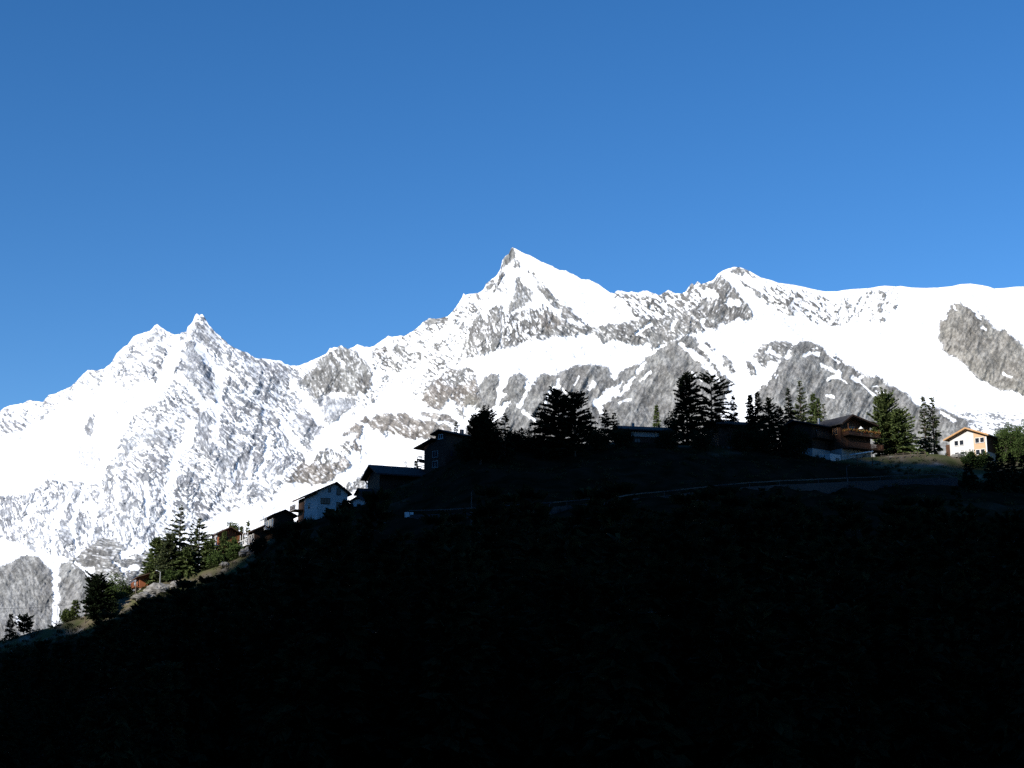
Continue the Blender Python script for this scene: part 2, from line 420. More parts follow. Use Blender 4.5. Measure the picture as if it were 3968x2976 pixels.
ROCKS = [
    # far left face
    (0.90, 70, LV, [(329, 1665), (335, 1627), (358, 1601), (367, 1639), (351, 1690), (335, 1677)]),
    (0.72, 35, LV, [(500, 1706), (525, 1680), (560, 1655), (617, 1600), (645, 1622), (671, 1658), (671, 1703), (649, 1753), (617, 1728), (554, 1703)]),
    (0.55, 40, LV, [(600, 1550), (640, 1520), (690, 1600), (660, 1640)]),
    (0.60, 40, LV, [(540, 1420), (580, 1385), (640, 1400), (650, 1440), (560, 1445), (470, 1432)]),
    (0.75, 35, LV, [(566, 1320), (610, 1280), (628, 1300), (590, 1320), (575, 1325)]),
    (0.65, 35, LV, [(590, 1370), (640, 1400), (636, 1345), (600, 1340)]),
    (0.70, 60, LV, [(465, 1734), (494, 1706), (530, 1720), (500, 1745), (480, 1790), (465, 1790)]),
    (0.85, 40, LV, [(566, 1756), (595, 1760), (633, 1797), (633, 1820), (598, 1820), (588, 1794)]),
    (0.80, 60, LV, [(674, 1820), (700, 1816), (715, 1860), (690, 1890), (668, 1883)]),
    (0.80, 75, LV, [(462, 1858), (456, 1911), (453, 1949), (475, 1984), (506, 1968), (494, 1896), (475, 1861)]),
    (0.82, 80, LV, [(570, 1937), (617, 1943), (600, 1990), (590, 2030), (566, 2025)]),
    (0.80, 150, LV, [(373, 2000), (392, 1968), (443, 1981), (411, 2006)]),
    (0.60, 110, LV, [(205, 1960), (240, 1920), (270, 1890), (290, 1900), (260, 1960), (215, 2000)]),
    (0.60, 110, LV, [(80, 1960), (120, 1920), (150, 1930), (130, 1990), (90, 2010)]),
    (0.85, 60, LV, [(355, 2060), (380, 2040), (405, 2050), (385, 2090), (350, 2100)]),
    (0.70, 40, LV, [(232, 2020), (290, 1990), (320, 2040), (300, 2110), (240, 2120)]),
    (0.70, 40, LV, [(100, 2060), (130, 2040), (150, 2070), (135, 2130), (110, 2110)]),
    # the twin summit and the slabs below it
    (0.68, 40, LV, [(735, 1290), (763, 1216), (787, 1219), (803, 1248), (845, 1305), (837, 1360), (780, 1340)]),
    (0.88, 55, LV, [(700, 1381), (735, 1338), (768, 1345), (800, 1420), (832, 1490), (837, 1519), (794, 1559), (776, 1533), (740, 1490), (700, 1447)]),
    (0.55, 50, LV, [(850, 1330), (930, 1365), (990, 1400), (1000, 1500), (940, 1500), (880, 1420)]),
    (0.70, 35, LV, [(986, 1418), (1054, 1400), (1120, 1410), (1150, 1461), (1091, 1497), (1011, 1497), (986, 1468)]),
    (0.78, 60, LV, [(768, 1604), (803, 1598), (828, 1652), (831, 1722), (847, 1747), (806, 1775), (777, 1741), (765, 1700)]),
    (0.62, 40, LV, [(847, 1652), (917, 1649), (917, 1722), (929, 1741), (885, 1753), (860, 1763)]),
    (0.62, 60, LV, [(1056, 1652), (1094, 1649), (1135, 1703), (1106, 1741), (1062, 1731)]),
    (0.74, 50, LV, [(1100, 1649), (1170, 1604), (1217, 1604), (1233, 1636), (1223, 1652), (1192, 1737), (1163, 1722)]),
    (0.72, 110, LV, [(1227, 1652), (1252, 1649), (1201, 1748)]),
    (0.76, 70, LV, [(831, 1785), (872, 1760), (923, 1763), (964, 1763), (967, 1832), (917, 1880), (841, 1867)]),
    (0.64, 100, LV, [(977, 1785), (1011, 1791), (999, 1858), (967, 1921), (942, 1937), (917, 1911)]),
    (0.70, 130, LV, [(1015, 1829), (1059, 1775), (1106, 1760), (1157, 1785), (1075, 1861), (1043, 1873)]),
    (0.62, 60, LV, [(835, 1867), (885, 1873), (904, 1921), (878, 1921), (840, 1945)]),
    (0.95, 85, G, [(1206, 1425), (1240, 1392), (1264, 1374), (1300, 1355), (1322, 1342), (1350, 1352), (1387, 1367), (1420, 1400), (1445, 1447), (1441, 1486), (1409, 1523), (1369, 1533), (1329, 1519), (1279, 1519), (1257, 1533), (1221, 1544), (1199, 1512), (1156, 1483)]),
    (0.78, 60, LV, [(1221, 1548), (1271, 1530), (1329, 1541), (1369, 1541), (1380, 1559), (1293, 1638), (1250, 1624), (1239, 1584)]),
    # brown rock above the hill, left centre
    (0.86, 40, BR, [(1101, 1864), (1144, 1820), (1190, 1780), (1249, 1745), (1293, 1742), (1361, 1788), (1361, 1810), (1307, 1842), (1280, 1867), (1212, 1886), (1144, 1872)]),
    (0.72, 130, G, [(1323, 1894), (1361, 1861), (1372, 1891), (1361, 1918)]),
    (0.80, 100, G, [(1375, 1890), (1377, 1848), (1402, 1837), (1421, 1867), (1421, 1900)]),
    (0.45, 130, G, [(1395, 1830), (1430, 1800), (1500, 1790), (1440, 1840)]),
    (0.88, 60, BR, [(1361, 1617), (1406, 1646), (1392, 1725), (1405, 1772), (1365, 1735), (1377, 1677), (1327, 1693)]),
    (0.75, 60, G, [(1215, 1765), (1257, 1731), (1290, 1737), (1327, 1770), (1300, 1800), (1230, 1800)]),
    (0.66, 50, G, [(1307, 1731), (1345, 1706), (1368, 1720), (1358, 1760), (1330, 1770)]),
    (0.90, 40, BR, [(1390, 1620), (1415, 1604), (1434, 1627), (1478, 1608), (1580, 1592), (1611, 1620), (1675, 1623), (1751, 1658), (1760, 1690), (1687, 1702), (1643, 1706), (1516, 1687), (1460, 1671), (1434, 1655)]),
    (0.90, 40, BR, [(1630, 1551), (1668, 1490), (1738, 1427), (1833, 1440), (1849, 1503), (1852, 1566), (1795, 1598), (1738, 1551), (1706, 1585), (1652, 1579)]),
    (0.95, 20, TN, [(1782, 1540), (1833, 1528), (1852, 1570), (1800, 1592)]),
    (0.90, 50, TN, [(1760, 1585), (1789, 1589), (1808, 1623), (1795, 1627)]),
    (0.85, 20, BR, [(1630, 1590), (1720, 1600), (1790, 1640), (1760, 1650), (1690, 1625), (1630, 1605)]),
    # main peak
    (1.00, 60, G, [(1941, 1046), (1948, 1005), (1972, 972), (1986, 955), (2003, 983), (1998, 1003), (1966, 1027)]),
    (0.95, 120, G, [(1912, 1117), (1940, 1050), (1957, 1054), (1926, 1124), (1904, 1137)]),
    (0.90, 120, G, [(1872, 1125), (1884, 1099), (1905, 1082), (1915, 1100), (1890, 1122)]),
    (0.90, 60, G, [(1990, 1005), (2011, 1016), (2008, 1041), (1988, 1034)]),
    (0.85, 80, G, [(2004, 1066), (2029, 1103), (2069, 1131), (2062, 1168), (2022, 1189), (1993, 1207), (1971, 1207), (1986, 1153)]),
    (0.76, 45, G, [(2044, 1046), (2073, 1056), (2138, 1131), (2189, 1182), (2262, 1250), (2200, 1235), (2160, 1205), (2109, 1160), (2080, 1103)]),
    (0.60, 60, G, [(2080, 1200), (2102, 1178), (2145, 1207), (2196, 1240), (2200, 1262), (2141, 1294), (2069, 1316), (1997, 1345), (1906, 1359), (1776, 1403), (1794, 1345), (1827, 1262), (1856, 1211), (1880, 1250), (1900, 1180), (1950, 1190), (1990, 1220), (2040, 1190)]),
    (0.84, 60, BR, [(2087, 1226), (2127, 1204), (2170, 1226), (2200, 1262), (2141, 1294), (2105, 1276)]),
    (0.85, 80, G, [(1906, 1207), (1921, 1178), (1935, 1207), (1917, 1244), (1906, 1334), (1903, 1363)]),
    (0.85, 120, G, [(1852, 1211), (1863, 1207), (1845, 1262), (1820, 1283)]),
    (0.92, 20, G, [(1642, 1248), (1664, 1232), (1736, 1226), (1726, 1258), (1711, 1262), (1675, 1258)]),
    (0.80, 40, G, [(1653, 1254), (1682, 1276), (1656, 1273)]),
    (0.62, 130, G, [(1668, 1334), (1718, 1312), (1733, 1334), (1682, 1359)]),
    (0.72, 40, BR, [(1436, 1352), (1505, 1345), (1480, 1377)]),
    (0.62, 30, G, [(1700, 1450), (1726, 1443), (1816, 1428), (1845, 1479), (1726, 1500)]),
    # rock belts right of the main peak
    (0.86, 35, G, [(2315, 1309), (2344, 1323), (2376, 1316), (2434, 1327), (2448, 1334), (2514, 1330), (2521, 1356), (2579, 1327), (2658, 1296), (2687, 1291), (2778, 1273), (2810, 1254), (2868, 1236), (2918, 1232), (2918, 1195), (2850, 1180), (2790, 1168), (2740, 1160), (2723, 1160), (2687, 1200), (2633, 1226), (2517, 1236), (2362, 1247), (2315, 1262), (2264, 1258), (2163, 1262), (2109, 1290), (2060, 1330), (2150, 1302), (2290, 1300)]),
    (0.97, 120, G, [(1940, 1500), (1979, 1461), (2000, 1439), (2040, 1450), (2065, 1479), (2101, 1446), (2145, 1453), (2224, 1421), (2311, 1410), (2354, 1417), (2369, 1443), (2380, 1468), (2401, 1432), (2445, 1424), (2470, 1406), (2506, 1385), (2517, 1363), (2579, 1327), (2608, 1320), (2630, 1318), (2655, 1300), (2694, 1315), (2770, 1380), (2790, 1425), (2831, 1485), (2820, 1530), (2790, 1640), (2700, 1780), (1700, 1780), (1790, 1690), (1850, 1560), (1855, 1500), (1877, 1464), (1906, 1439), (1925, 1450)]),
    (0.93, 120, G, [(2770, 1087), (2803, 1053), (2824, 1084), (2868, 1138), (2900, 1174), (2918, 1200), (2918, 1232), (2868, 1236), (2810, 1254), (2690, 1200), (2730, 1155), (2780, 1150), (2740, 1125), (2690, 1120), (2665, 1128), (2680, 1097), (2703, 1090), (2749, 1092)]),
    (0.92, 40, G, [(2824, 1044), (2846, 1036), (2871, 1036), (2947, 1077), (2853, 1058)]),
    (0.82, 40, G, [(2835, 1069), (2875, 1087), (2926, 1120), (2969, 1153), (2983, 1181), (2954, 1156), (2889, 1109)]),
    (0.82, 60, G, [(3041, 1160), (3063, 1156), (3081, 1218), (3052, 1218)]),
    (0.75, 40, G, [(2980, 1108), (3010, 1108), (3035, 1150), (3030, 1152), (3000, 1125)]),
    (0.85, 40, G, [(3072, 1127), (3098, 1140), (3105, 1152), (3080, 1148)]),
    (0.80, 60, G, [(3215, 1258), (3230, 1236), (3248, 1258)]),
    (0.85, 40, G, [(3190, 1225), (3215, 1225), (3215, 1240), (3195, 1242)]),
    (0.90, 30, G, [(3405, 1238), (3422, 1225), (3432, 1236)]),
    (0.92, 50, G, [(2907, 1384), (2940, 1351), (2962, 1330), (3016, 1317), (3070, 1333), (3063, 1366), (3027, 1388), (2965, 1438), (2947, 1413)]),
    (0.92, 60, G, [(2882, 1391), (2911, 1399), (2940, 1446), (2926, 1482), (2915, 1493), (2900, 1431)]),
    (0.85, 40, G, [(2735, 1325), (2774, 1352), (2768, 1358), (2730, 1335)]),
    (0.82, 20, G, [(2795, 1377), (2853, 1409), (2853, 1446), (2803, 1420)]),
    (0.99, 120, G, [(3034, 1388), (3063, 1366), (3075, 1335), (3106, 1317), (3164, 1323), (3215, 1373), (3269, 1406), (3338, 1453), (3392, 1459), (3515, 1524), (3566, 1575), (3600, 1582), (3655, 1588), (3685, 1607), (3729, 1624), (3769, 1653), (3769, 1760), (3600, 1820), (2925, 1800), (2925, 1600), (2933, 1529), (2962, 1467), (2998, 1435)]),
    (1.00, 120, TN, [(3671, 1203), (3689, 1177), (3725, 1170), (3783, 1213), (3855, 1275), (3891, 1279), (3949, 1340), (4200, 1400), (4200, 1580), (3946, 1532), (3920, 1512), (3873, 1510), (3830, 1496), (3765, 1445), (3732, 1409), (3692, 1383), (3653, 1358), (3660, 1333), (3638, 1326), (3635, 1297), (3649, 1246), (3667, 1231)]),
    # humps at the lower left
    (1.00, 80, G, [(-600, 2210), (0, 2198), (61, 2160), (108, 2148), (155, 2157), (181, 2182), (202, 2215), (212, 2244), (213, 2298), (206, 2420), (206, 2700), (-600, 2700)]),
    (0.97, 100, G, [(228, 2240), (235, 2180), (250, 2175), (285, 2178), (318, 2211), (344, 2236), (420, 2240), (560, 2200), (700, 2180), (700, 2700), (215, 2700)]),
    (0.95, 20, G, [(255, 2175), (325, 2136), (398, 2077), (452, 2092), (480, 2130), (550, 2140), (600, 2150), (600, 2250), (520, 2260), (420, 2270), (350, 2240)]),
]
# snow gullies and patches laid over the rock: (half width, polyline)
SNOWLINES = [
    (13, [(1144, 1490), (1180, 1540), (1225, 1580), (1238, 1615)]), (17, [(1165, 1530), (1210, 1580), (1232, 1630)]),
    (13, [(1094, 1646), (1132, 1696), (1170, 1741), (1200, 1790)]), (15, [(853, 1500), (847, 1595), (834, 1652), (832, 1712)]),
    (20, [(742, 1640), (720, 1722), (680, 1753), (673, 1832), (654, 1911), (650, 1990)]), (10, [(1040, 1690), (1030, 1775), (1002, 1835), (1021, 1873)]),
    (8, [(977, 1735), (967, 1816), (951, 1880), (935, 1918)]), (5, [(923, 1790), (912, 1850)]), (16, [(772, 1345), (810, 1400), (850, 1460), (855, 1500)]),
    (16, [(700, 1460), (760, 1530), (790, 1575), (820, 1570)]), (24, [(560, 1560), (620, 1500), (650, 1440), (680, 1330)]), (6, [(394, 1890), (392, 1960), (370, 1990), (347, 2100)]),
    (9, [(452, 1850), (449, 1960)]), (9, [(568, 1880), (566, 2030)]), (9, [(188, 1900), (130, 1960), (87, 2030)]), (11, [(260, 1936), (203, 2052), (210, 2164)]),
    (9, [(330, 1890), (300, 1960), (280, 2030), (300, 2150)]), (9, [(150, 2090), (155, 2150), (185, 2178)]),
    (5, [(186, 2176), (203, 2210), (212, 2245)]), (10, [(218, 2248), (216, 2290), (211, 2320)]), (4, [(213, 2320), (206, 2420)]), (5, [(208, 2395), (205, 2440)]),
    (6, [(289, 2178), (320, 2205), (347, 2230)]), (10, [(340, 2212), (360, 2210)]), (14, [(475, 2148), (550, 2130)]), (5, [(466, 2162), (517, 2160)]), (6, [(438, 2181), (456, 2187)]),
    (11, [(470, 2208), (530, 2196)]), (8, [(62, 2395), (72, 2415)]), (7, [(1279, 1350), (1295, 1372), (1328, 1412)]), (10, [(1285, 1531), (1335, 1528)]),
    (13, [(840, 2035), (920, 2000), (1043, 1965), (1160, 1920), (1250, 1900)]), (16, [(1180, 1900), (1300, 1880), (1400, 1800), (1440, 1790)]),
    (20, [(1330, 1640), (1270, 1680), (1225, 1730)]), (16, [(1470, 1560), (1350, 1640), (1230, 1740), (1195, 1790)]), (36, [(1420, 1720), (1500, 1730), (1600, 1740)]),
    (30, [(1600, 1740), (1440, 1790)]), (22, [(1420, 1700), (1440, 1760)]), (14, [(1725, 1580), (1760, 1610), (1800, 1650)]), (20, [(1812, 1595), (1850, 1610), (1860, 1640)]),
    (17, [(1955, 1440), (1945, 1490), (1935, 1540)]), (9, [(1935, 1540), (1930, 1565)]), (17, [(2066, 1440), (2058, 1480), (2045, 1505)]), (7, [(2045, 1505), (2035, 1545), (2012, 1580)]),
    (22, [(1960, 1565), (1930, 1590), (1910, 1620)]), (6, [(2163, 1470), (2155, 1505)]), (12, [(2155, 1505), (2130, 1522)]), (6, [(2116, 1525), (2114, 1568)]), (4, [(2246, 1452), (2228, 1490)]),
    (9, [(2300, 1485), (2283, 1508)]), (20, [(2378, 1515), (2345, 1540), (2312, 1565)]), (6, [(2410, 1480), (2378, 1515)]), (5, [(2315, 1580), (2335, 1600)]), (5, [(2175, 1510), (2190, 1522)]), (5, [(2030, 1595), (2070, 1630), (2083, 1645)]),
    (4, [(2400, 1560), (2440, 1545)]), (7, [(2455, 1460), (2430, 1500), (2400, 1530)]), (4, [(2520, 1440), (2480, 1480)]), (6, [(2510, 1375), (2580, 1335)]),
    (7, [(2470, 1440), (2500, 1405)]), (10, [(2385, 1440), (2380, 1462)]), (10, [(2636, 1335), (2690, 1375), (2740, 1425)]), (10, [(2700, 1372), (2759, 1438), (2788, 1478)]),
    (5, [(2686, 1445), (2715, 1475)]), (12, [(2720, 1340), (2770, 1390), (2800, 1440)]), (4, [(2480, 1290), (2520, 1255)]), (8, [(2465, 1290), (2517, 1258)]), (7, [(2600, 1275), (2622, 1240)]),
    (9, [(2720, 1240), (2722, 1262)]), (14, [(2820, 1175), (2860, 1182)]), (11, [(2800, 1053), (2824, 1077), (2880, 1140), (2926, 1189), (2962, 1212)]),
    (6, [(2740, 1115), (2765, 1130)]), (12, [(2730, 1145), (2775, 1145)]), (8, [(2700, 1115), (2730, 1142)]), (30, [(2862, 1470), (2870, 1540), (2890, 1600)]), (24, [(2890, 1480), (2935, 1480), (2990, 1430)]),
    (22, [(2865, 1390), (2870, 1460)]), (10, [(2920, 1400), (2960, 1455)]), (7, [(2975, 1360), (2985, 1345)]), (8, [(2980, 1362), (3022, 1382)]), (8, [(3063, 1360), (3045, 1385)]), (7, [(3115, 1378), (3135, 1368), (3170, 1370)]),
    (3, [(3140, 1350), (3170, 1352)]), (6, [(3220, 1382), (3248, 1404)]), (7, [(3182, 1415), (3215, 1430), (3252, 1450)]), (9, [(3215, 1466), (3250, 1462)]), (4, [(3250, 1466), (3282, 1484)]), (9, [(3248, 1440), (3254, 1448)]),
    (7, [(3300, 1458), (3330, 1478)]), (4, [(3330, 1478), (3392, 1540)]), (5, [(3330, 1468), (3345, 1456)]), (3, [(3380, 1500), (3400, 1498)]), (3, [(3395, 1515), (3430, 1525)]), (4, [(3205, 1532), (3230, 1537)]),
    (10, [(3530, 1535), (3570, 1565)]), (8, [(3650, 1600), (3700, 1630)]), (5, [(3697, 1185), (3702, 1198)]), (5, [(3792, 1228), (3802, 1238)]), (4, [(3800, 1268), (3822, 1278)]), (5, [(3890, 1445), (3915, 1462)]),
    (22, [(2060, 1000), (2150, 1090), (2240, 1180), (2300, 1240)]), (30, [(2120, 1050), (2230, 1140), (2330, 1220)]), (20, [(1975, 1080), (1975, 1130), (1950, 1180)]),
    (8, [(2100, 1165), (2140, 1195), (2165, 1210)]), (7, [(2040, 1080), (2060, 1100)]),
]
dx = 2.5
px_ax = np.arange(-800, 4800, dx)
NR = 680
ridge_y = np.interp(px_ax, [p[0] for p in SKY], [p[1] for p in SKY])
rough = np.interp(px_ax, [-900, 2320, 2400, 2780, 2850, 2960, 3100, 5000], [1.0, 0.8, 1.0, 1.0, 0.6, 0.25, 0.08, 0.08])
ridge_y = ridge_y + rough * (1.8 * fbm(px_ax / 9.0, px_ax * 0 + 0.5, 5, 3) + 1.8 * np.abs(fbm(px_ax / 23.0, px_ax * 0 + 9.5, 8, 3)) - 1.2)
tt = np.linspace(0, 1, NR) ** 1.0
PX = np.repeat(px_ax[None, :], NR, 0)
PY = ridge_y[None, :] + (2660 - ridge_y[None, :]) * tt[:, None]
T = np.repeat(tt[:, None], len(px_ax), 1)
# ragged outlines
w1x = 7.0 * fbm(PX / 34, PY / 34, 61, 4, 0.6)
w1y = 7.0 * fbm(PX / 34, PY / 34, 71, 4, 0.6)
QX, QY = PX + w1x, PY + w1y


def inside(poly):
    p = np.array(poly, dtype=float)
    i0, i1 = np.searchsorted(px_ax, p[:, 0].min() - 25), np.searchsorted(px_ax, p[:, 0].max() + 25)
    sub = np.zeros(PX.shape, dtype=bool)
    x, y = QX[:, i0:i1], QY[:, i0:i1]
    r = np.zeros(x.shape, dtype=bool)
    for k in range(len(p)):
        (xa, ya), (xb, yb) = p[k], p[k - 1]
        if ya == yb:
            continue
        c = ((ya > y) != (yb > y)) & (x < (xb - xa) * (y - ya) / (yb - ya) + xa)
        r ^= c
    sub[:, i0:i1] = r
    return sub


COV = np.full(PX.shape, 0.012)
ANG = np.full(PX.shape, 50.0)
TINT = np.empty(PX.shape + (3,), dtype=np.float32)
TINT[:] = LV
SOLID = np.zeros(PX.shape)
for cov, ang, tint, poly in ZONES:
    k = inside(poly)
    COV[k], ANG[k] = cov + (0.07 if cov > 0.2 else 0.03), ang
    TINT[k] = tint
for cov, ang, tint, poly in ROCKS:
    k = inside(poly)
    cov = min(0.93, cov + 0.09) if cov < 0.93 else cov
    COV[k], ANG[k] = cov, ang
    TINT[k] = tint
    SOLID[k] = cov


def blur(a, n):
    for ax in (0, 1):
        c = np.cumsum(np.concatenate([np.repeat(a.take([0], ax), n + 1, ax), a, np.repeat(a.take([-1], ax), n, ax)], ax), axis=ax)
        L = a.shape[ax]
        a = (c.take(range(2 * n + 1, 2 * n + 1 + L), ax) - c.take(range(0, L), ax)) / (2 * n + 1)
    return a


COV = blur(COV, 1)
SOL = blur(blur(SOLID, 5), 5)
TINT = np.stack([blur(TINT[..., k], 3) for k in range(3)], -1)
wn = 1 + 0.5 * fbm(PX / 18, PY / 18, 83, 3)
wx, wy = PX + 4 * fbm(PX / 22, PY / 22, 87, 3), PY + 4 * fbm(PX / 22, PY / 22, 89, 3)
for hw, line in SNOWLINES:
    for (xa, ya), (xb, yb) in zip(line[:-1], line[1:]):
        i0, i1 = np.searchsorted(px_ax, min(xa, xb) - 2 * hw - 20), np.searchsorted(px_ax, max(xa, xb) + 2 * hw + 20)
        x, y = wx[:, i0:i1], wy[:, i0:i1]
        L2 = (xb - xa) ** 2 + (yb - ya) ** 2
        u = np.clip(((x - xa) * (xb - xa) + (y - ya) * (yb - ya)) / L2, 0, 1)
        d = np.hypot(x - xa - u * (xb - xa), y - ya - u * (yb - ya))
        f = np.clip((d / (hw * wn[:, i0:i1]) - 0.8) / 0.35, 0, 1)
        COV[:, i0:i1] = COV[:, i0:i1] * f + 0.004 * (1 - f)


def uni(n):
    z = (n - n.mean()) / n.std()
    return 1 / (1 + np.exp(-1.702 * z))


def aniso(deg, seed):
    a = R(deg)
    u, v = PX * math.cos(a) + PY * math.sin(a), -PX * math.sin(a) + PY * math.cos(a)
    return uni(0.8 * fbm(u / 38, v / 8.5, seed, 2, 0.6) + fbm(u / 12, v / 4.6, seed + 5, 2, 0.7))


fields = [(0, aniso(10, 101)), (40, aniso(40, 111)), (70, aniso(72, 121)), (120, aniso(118, 131)), (145, aniso(145, 141))]
iso = uni(fbm(PX / 10, PY / 8, 151, 2, 0.8))
NA = np.zeros(PX.shape)
best = np.full(PX.shape, 1e9)
for ang, fld in fields:
    d = np.abs(((ANG - ang + 90) % 180) - 90)
    k = d < best
    NA[k], best[k] = fld[k], d[k]
NN = uni(0.62 * NA + 0.38 * iso)
BIG = fbm(PX / 110, PY / 110, 161, 3)
CE = np.clip(COV + 0.17 * BIG * (COV > 0.05) * (COV < 0.9), 0, 1)
rock = 1 / (1 + np.exp(-np.clip((CE - NN) / np.interp(PX, [1300, 1500], [0.10, 0.05]), -30, 30)))
STR = uni(0.6 * NA + 0.4 * uni(fbm(PX / 33, PY / 33, 231, 3, 0.6)))
TINT = TINT * (0.66 + 0.66 * STR)[..., None].astype(np.float32)
rock = np.where(COV > 0.965, np.maximum(rock, 0.96), rock)

# depth along each ray: the face leans back, rock masses stand out of the snow, gullies cut in
u45, v45 = (PX * 0.6 + PY * 0.8), (PX * 0.8 - PY * 0.6)
kern = np.exp(-0.5 * (np.arange(-160, 161) / 55.0) ** 2)
ridge_s = np.convolve(np.pad(ridge_y, 160, mode='edge'), kern / kern.sum(), 'valid')[None, :] + 0 * PX
steep = 8700 - 1700 * (PY - ridge_s) / (2660 - ridge_s)
relief = 55 * fbm(PX / 420, PY / 520, 171, 3) + 8 * ridged(u45 / 260, v45 / 90, 181, 3) + 5 * fbm(PX / 42, PY / 50, 191, 3)
relief *= np.clip((PY - ridge_s + 60) / 120, 0.3, 1)
fore = 50 * blur(blur(SOL * (COV > 0.5), 14), 14)
smooth_snow = np.clip((PX - 2900) / 300, 0, 1) * (1 - SOL)
relief *= (1 - 0.65 * smooth_snow)
ua, va = PX * math.cos(R(118)) + PY * math.sin(R(118)), -PX * math.sin(R(118)) + PY * math.cos(R(118))
fine = (1.6 * ridged(PX / 15, PY / 19, 201, 3, 0.6) + 0.8 * fbm(PX / 6, PY / 6, 211, 2) + 7.0 * ridged(ua / 230, va / 62, 241, 3, 0.55)) * (0.06 + 0.94 * rock)
D = steep - relief - fore - fine * 1.6
a, b, c = ray(PX, PY)
s = D / b
MX, MY, MZ = a * s, D, CAM[2] + c * s
# back side of the range and a skirt down to the valley floor
back_rows = []
for k in range(1, 13):
    f = k / 12
    back_rows.append(np.stack([MX[0] * (1 + 0.25 * f), MY[0] + 2600 * f, MZ[0] - 2300 * f ** 1.1 + 60 * fbm(px_ax / 60, px_ax * 0 + k, 221, 3) * f], -1))
skirt = np.stack([MX[-1] * 0.93, MY[-1] - 500, np.full(len(px_ax), -180.0)], -1)
MV = np.concatenate([np.stack(back_rows[::-1]), np.stack([MX, MY, MZ], -1), skirt[None]], 0)
nr, nc = MV.shape[:2]
rock_all = np.concatenate([np.repeat(rock[:1], 12, 0), rock, rock[-1:]], 0)
tint_all = np.concatenate([np.repeat(TINT[:1], 12, 0), TINT, TINT[-1:]], 0)


def mountain_mat():
    m = bpy.data.materials.new('snow_and_rock')
    m.use_nodes = True
    t = m.node_tree
    N, Lk = t.nodes, t.links
    bs = N['Principled BSDF']
    ar, at_ = N.new('ShaderNodeAttribute'), N.new('ShaderNodeAttribute')
    ar.attribute_name, at_.attribute_name = 'rock', 'tint'
    tc = N.new('ShaderNodeTexCoord')
    n1, n2 = N.new('ShaderNodeTexNoise'), N.new('ShaderNodeTexNoise')
    n1.inputs['Scale'].default_value, n1.inputs['Detail'].default_value, n1.inputs['Roughness'].default_value = 0.035, 9, 0.8
    n2.inputs['Scale'].default_value, n2.inputs['Detail'].default_value = 0.006, 4
    for n in (n1, n2):
        Lk.new(tc.outputs['Object'], n.inputs['Vector'])
    r1, r2 = N.new('ShaderNodeValToRGB'), N.new('ShaderNodeValToRGB')
    r1.color_ramp.elements[0].position, r1.color_ramp.elements[0].color = 0.33, (0.52, 0.52, 0.52, 1)
    r1.color_ramp.elements[1].position, r1.color_ramp.elements[1].color = 0.66, (1.38, 1.38, 1.37, 1)
    r2.color_ramp.elements[0].position, r2.color_ramp.elements[0].color = 0.38, (0.86, 0.84, 0.82, 1)
    r2.color_ramp.elements[1].position, r2.color_ramp.elements[1].color = 0.62, (1.10, 1.10, 1.08, 1)
    Lk.new(n1.outputs[0], r1.inputs[0])
    Lk.new(n2.outputs[0], r2.inputs[0])
    m1, m2, m3 = (N.new('ShaderNodeMix') for _ in range(3))
    for mm in (m1, m2):
        mm.data_type, mm.blend_type = 'RGBA', 'MULTIPLY'
        mm.inputs['Factor'].default_value = 1
    m3.data_type = 'RGBA'
    Lk.new(at_.outputs['Color'], m1.inputs['A'])
    Lk.new(r1.outputs[0], m1.inputs['B'])
    Lk.new(m1.outputs['Result'], m2.inputs['A'])
    Lk.new(r2.outputs[0], m2.inputs['B'])
    Lk.new(ar.outputs['Fac'], m3.inputs['Factor'])
    m3.inputs['A'].default_value = (0.88, 0.89, 0.91, 1)
    Lk.new(m2.outputs['Result'], m3.inputs['B'])
    Lk.new(m3.outputs['Result'], bs.inputs['Base Color'])
    bs.inputs['Roughness'].default_value = 0.9
    bs.inputs['Specular IOR Level'].default_value = 0.1
    bp = N.new('ShaderNodeBump')
    bp.inputs['Distance'].default_value = 10.0
    Lk.new(ar.outputs['Fac'], bp.inputs['Strength'])
    Lk.new(n1.outputs[0], bp.inputs['Height'])
    Lk.new(bp.outputs[0], bs.inputs['Normal'])
    return m


mme = quads_mesh('mountain_range', MV.reshape(-1, 3), grid_quads(nr, nc), mountain_mat())
at1 = mme.attributes.new('rock', 'FLOAT', 'POINT')
at1.data.foreach_set('value', rock_all.astype(np.float32).ravel())
at2 = mme.attributes.new('tint', 'FLOAT_COLOR', 'POINT')
at2.data.foreach_set('color', np.concatenate([tint_all, np.ones(tint_all.shape[:2] + (1,), np.float32)], -1).astype(np.float32).ravel())
tag(link('mountain_range', mme), kind='structure')
#OBJECTS#
# ------------------------------------------------------------------ trees
def tubes(segs, sides=5):
    """segs: list of (p0, p1, r0, r1) -> verts, quads"""
    V, Q = [], []
    for p0, p1, r0, r1 in segs:
        p0, p1 = np.asarray(p0, float), np.asarray(p1, float)
        d = p1 - p0
        d = d / (np.linalg.norm(d) + 1e-9)
        e = np.cross(d, [0.31, 0.52, 0.8]); e /= np.linalg.norm(e) + 1e-9
        f = np.cross(d, e)
        n = len(V)
        for k in range(sides):
            t = 2 * math.pi * k / sides
            V.append(p0 + r0 * (math.cos(t) * e + math.sin(t) * f))
        for k in range(sides):
            t = 2 * math.pi * k / sides
            V.append(p1 + r1 * (math.cos(t) * e + math.sin(t) * f))
        for k in range(sides):
            Q.append((n + k, n + (k + 1) % sides, n + sides + (k + 1) % sides, n + sides + k))
    return np.array(V), np.array(Q)


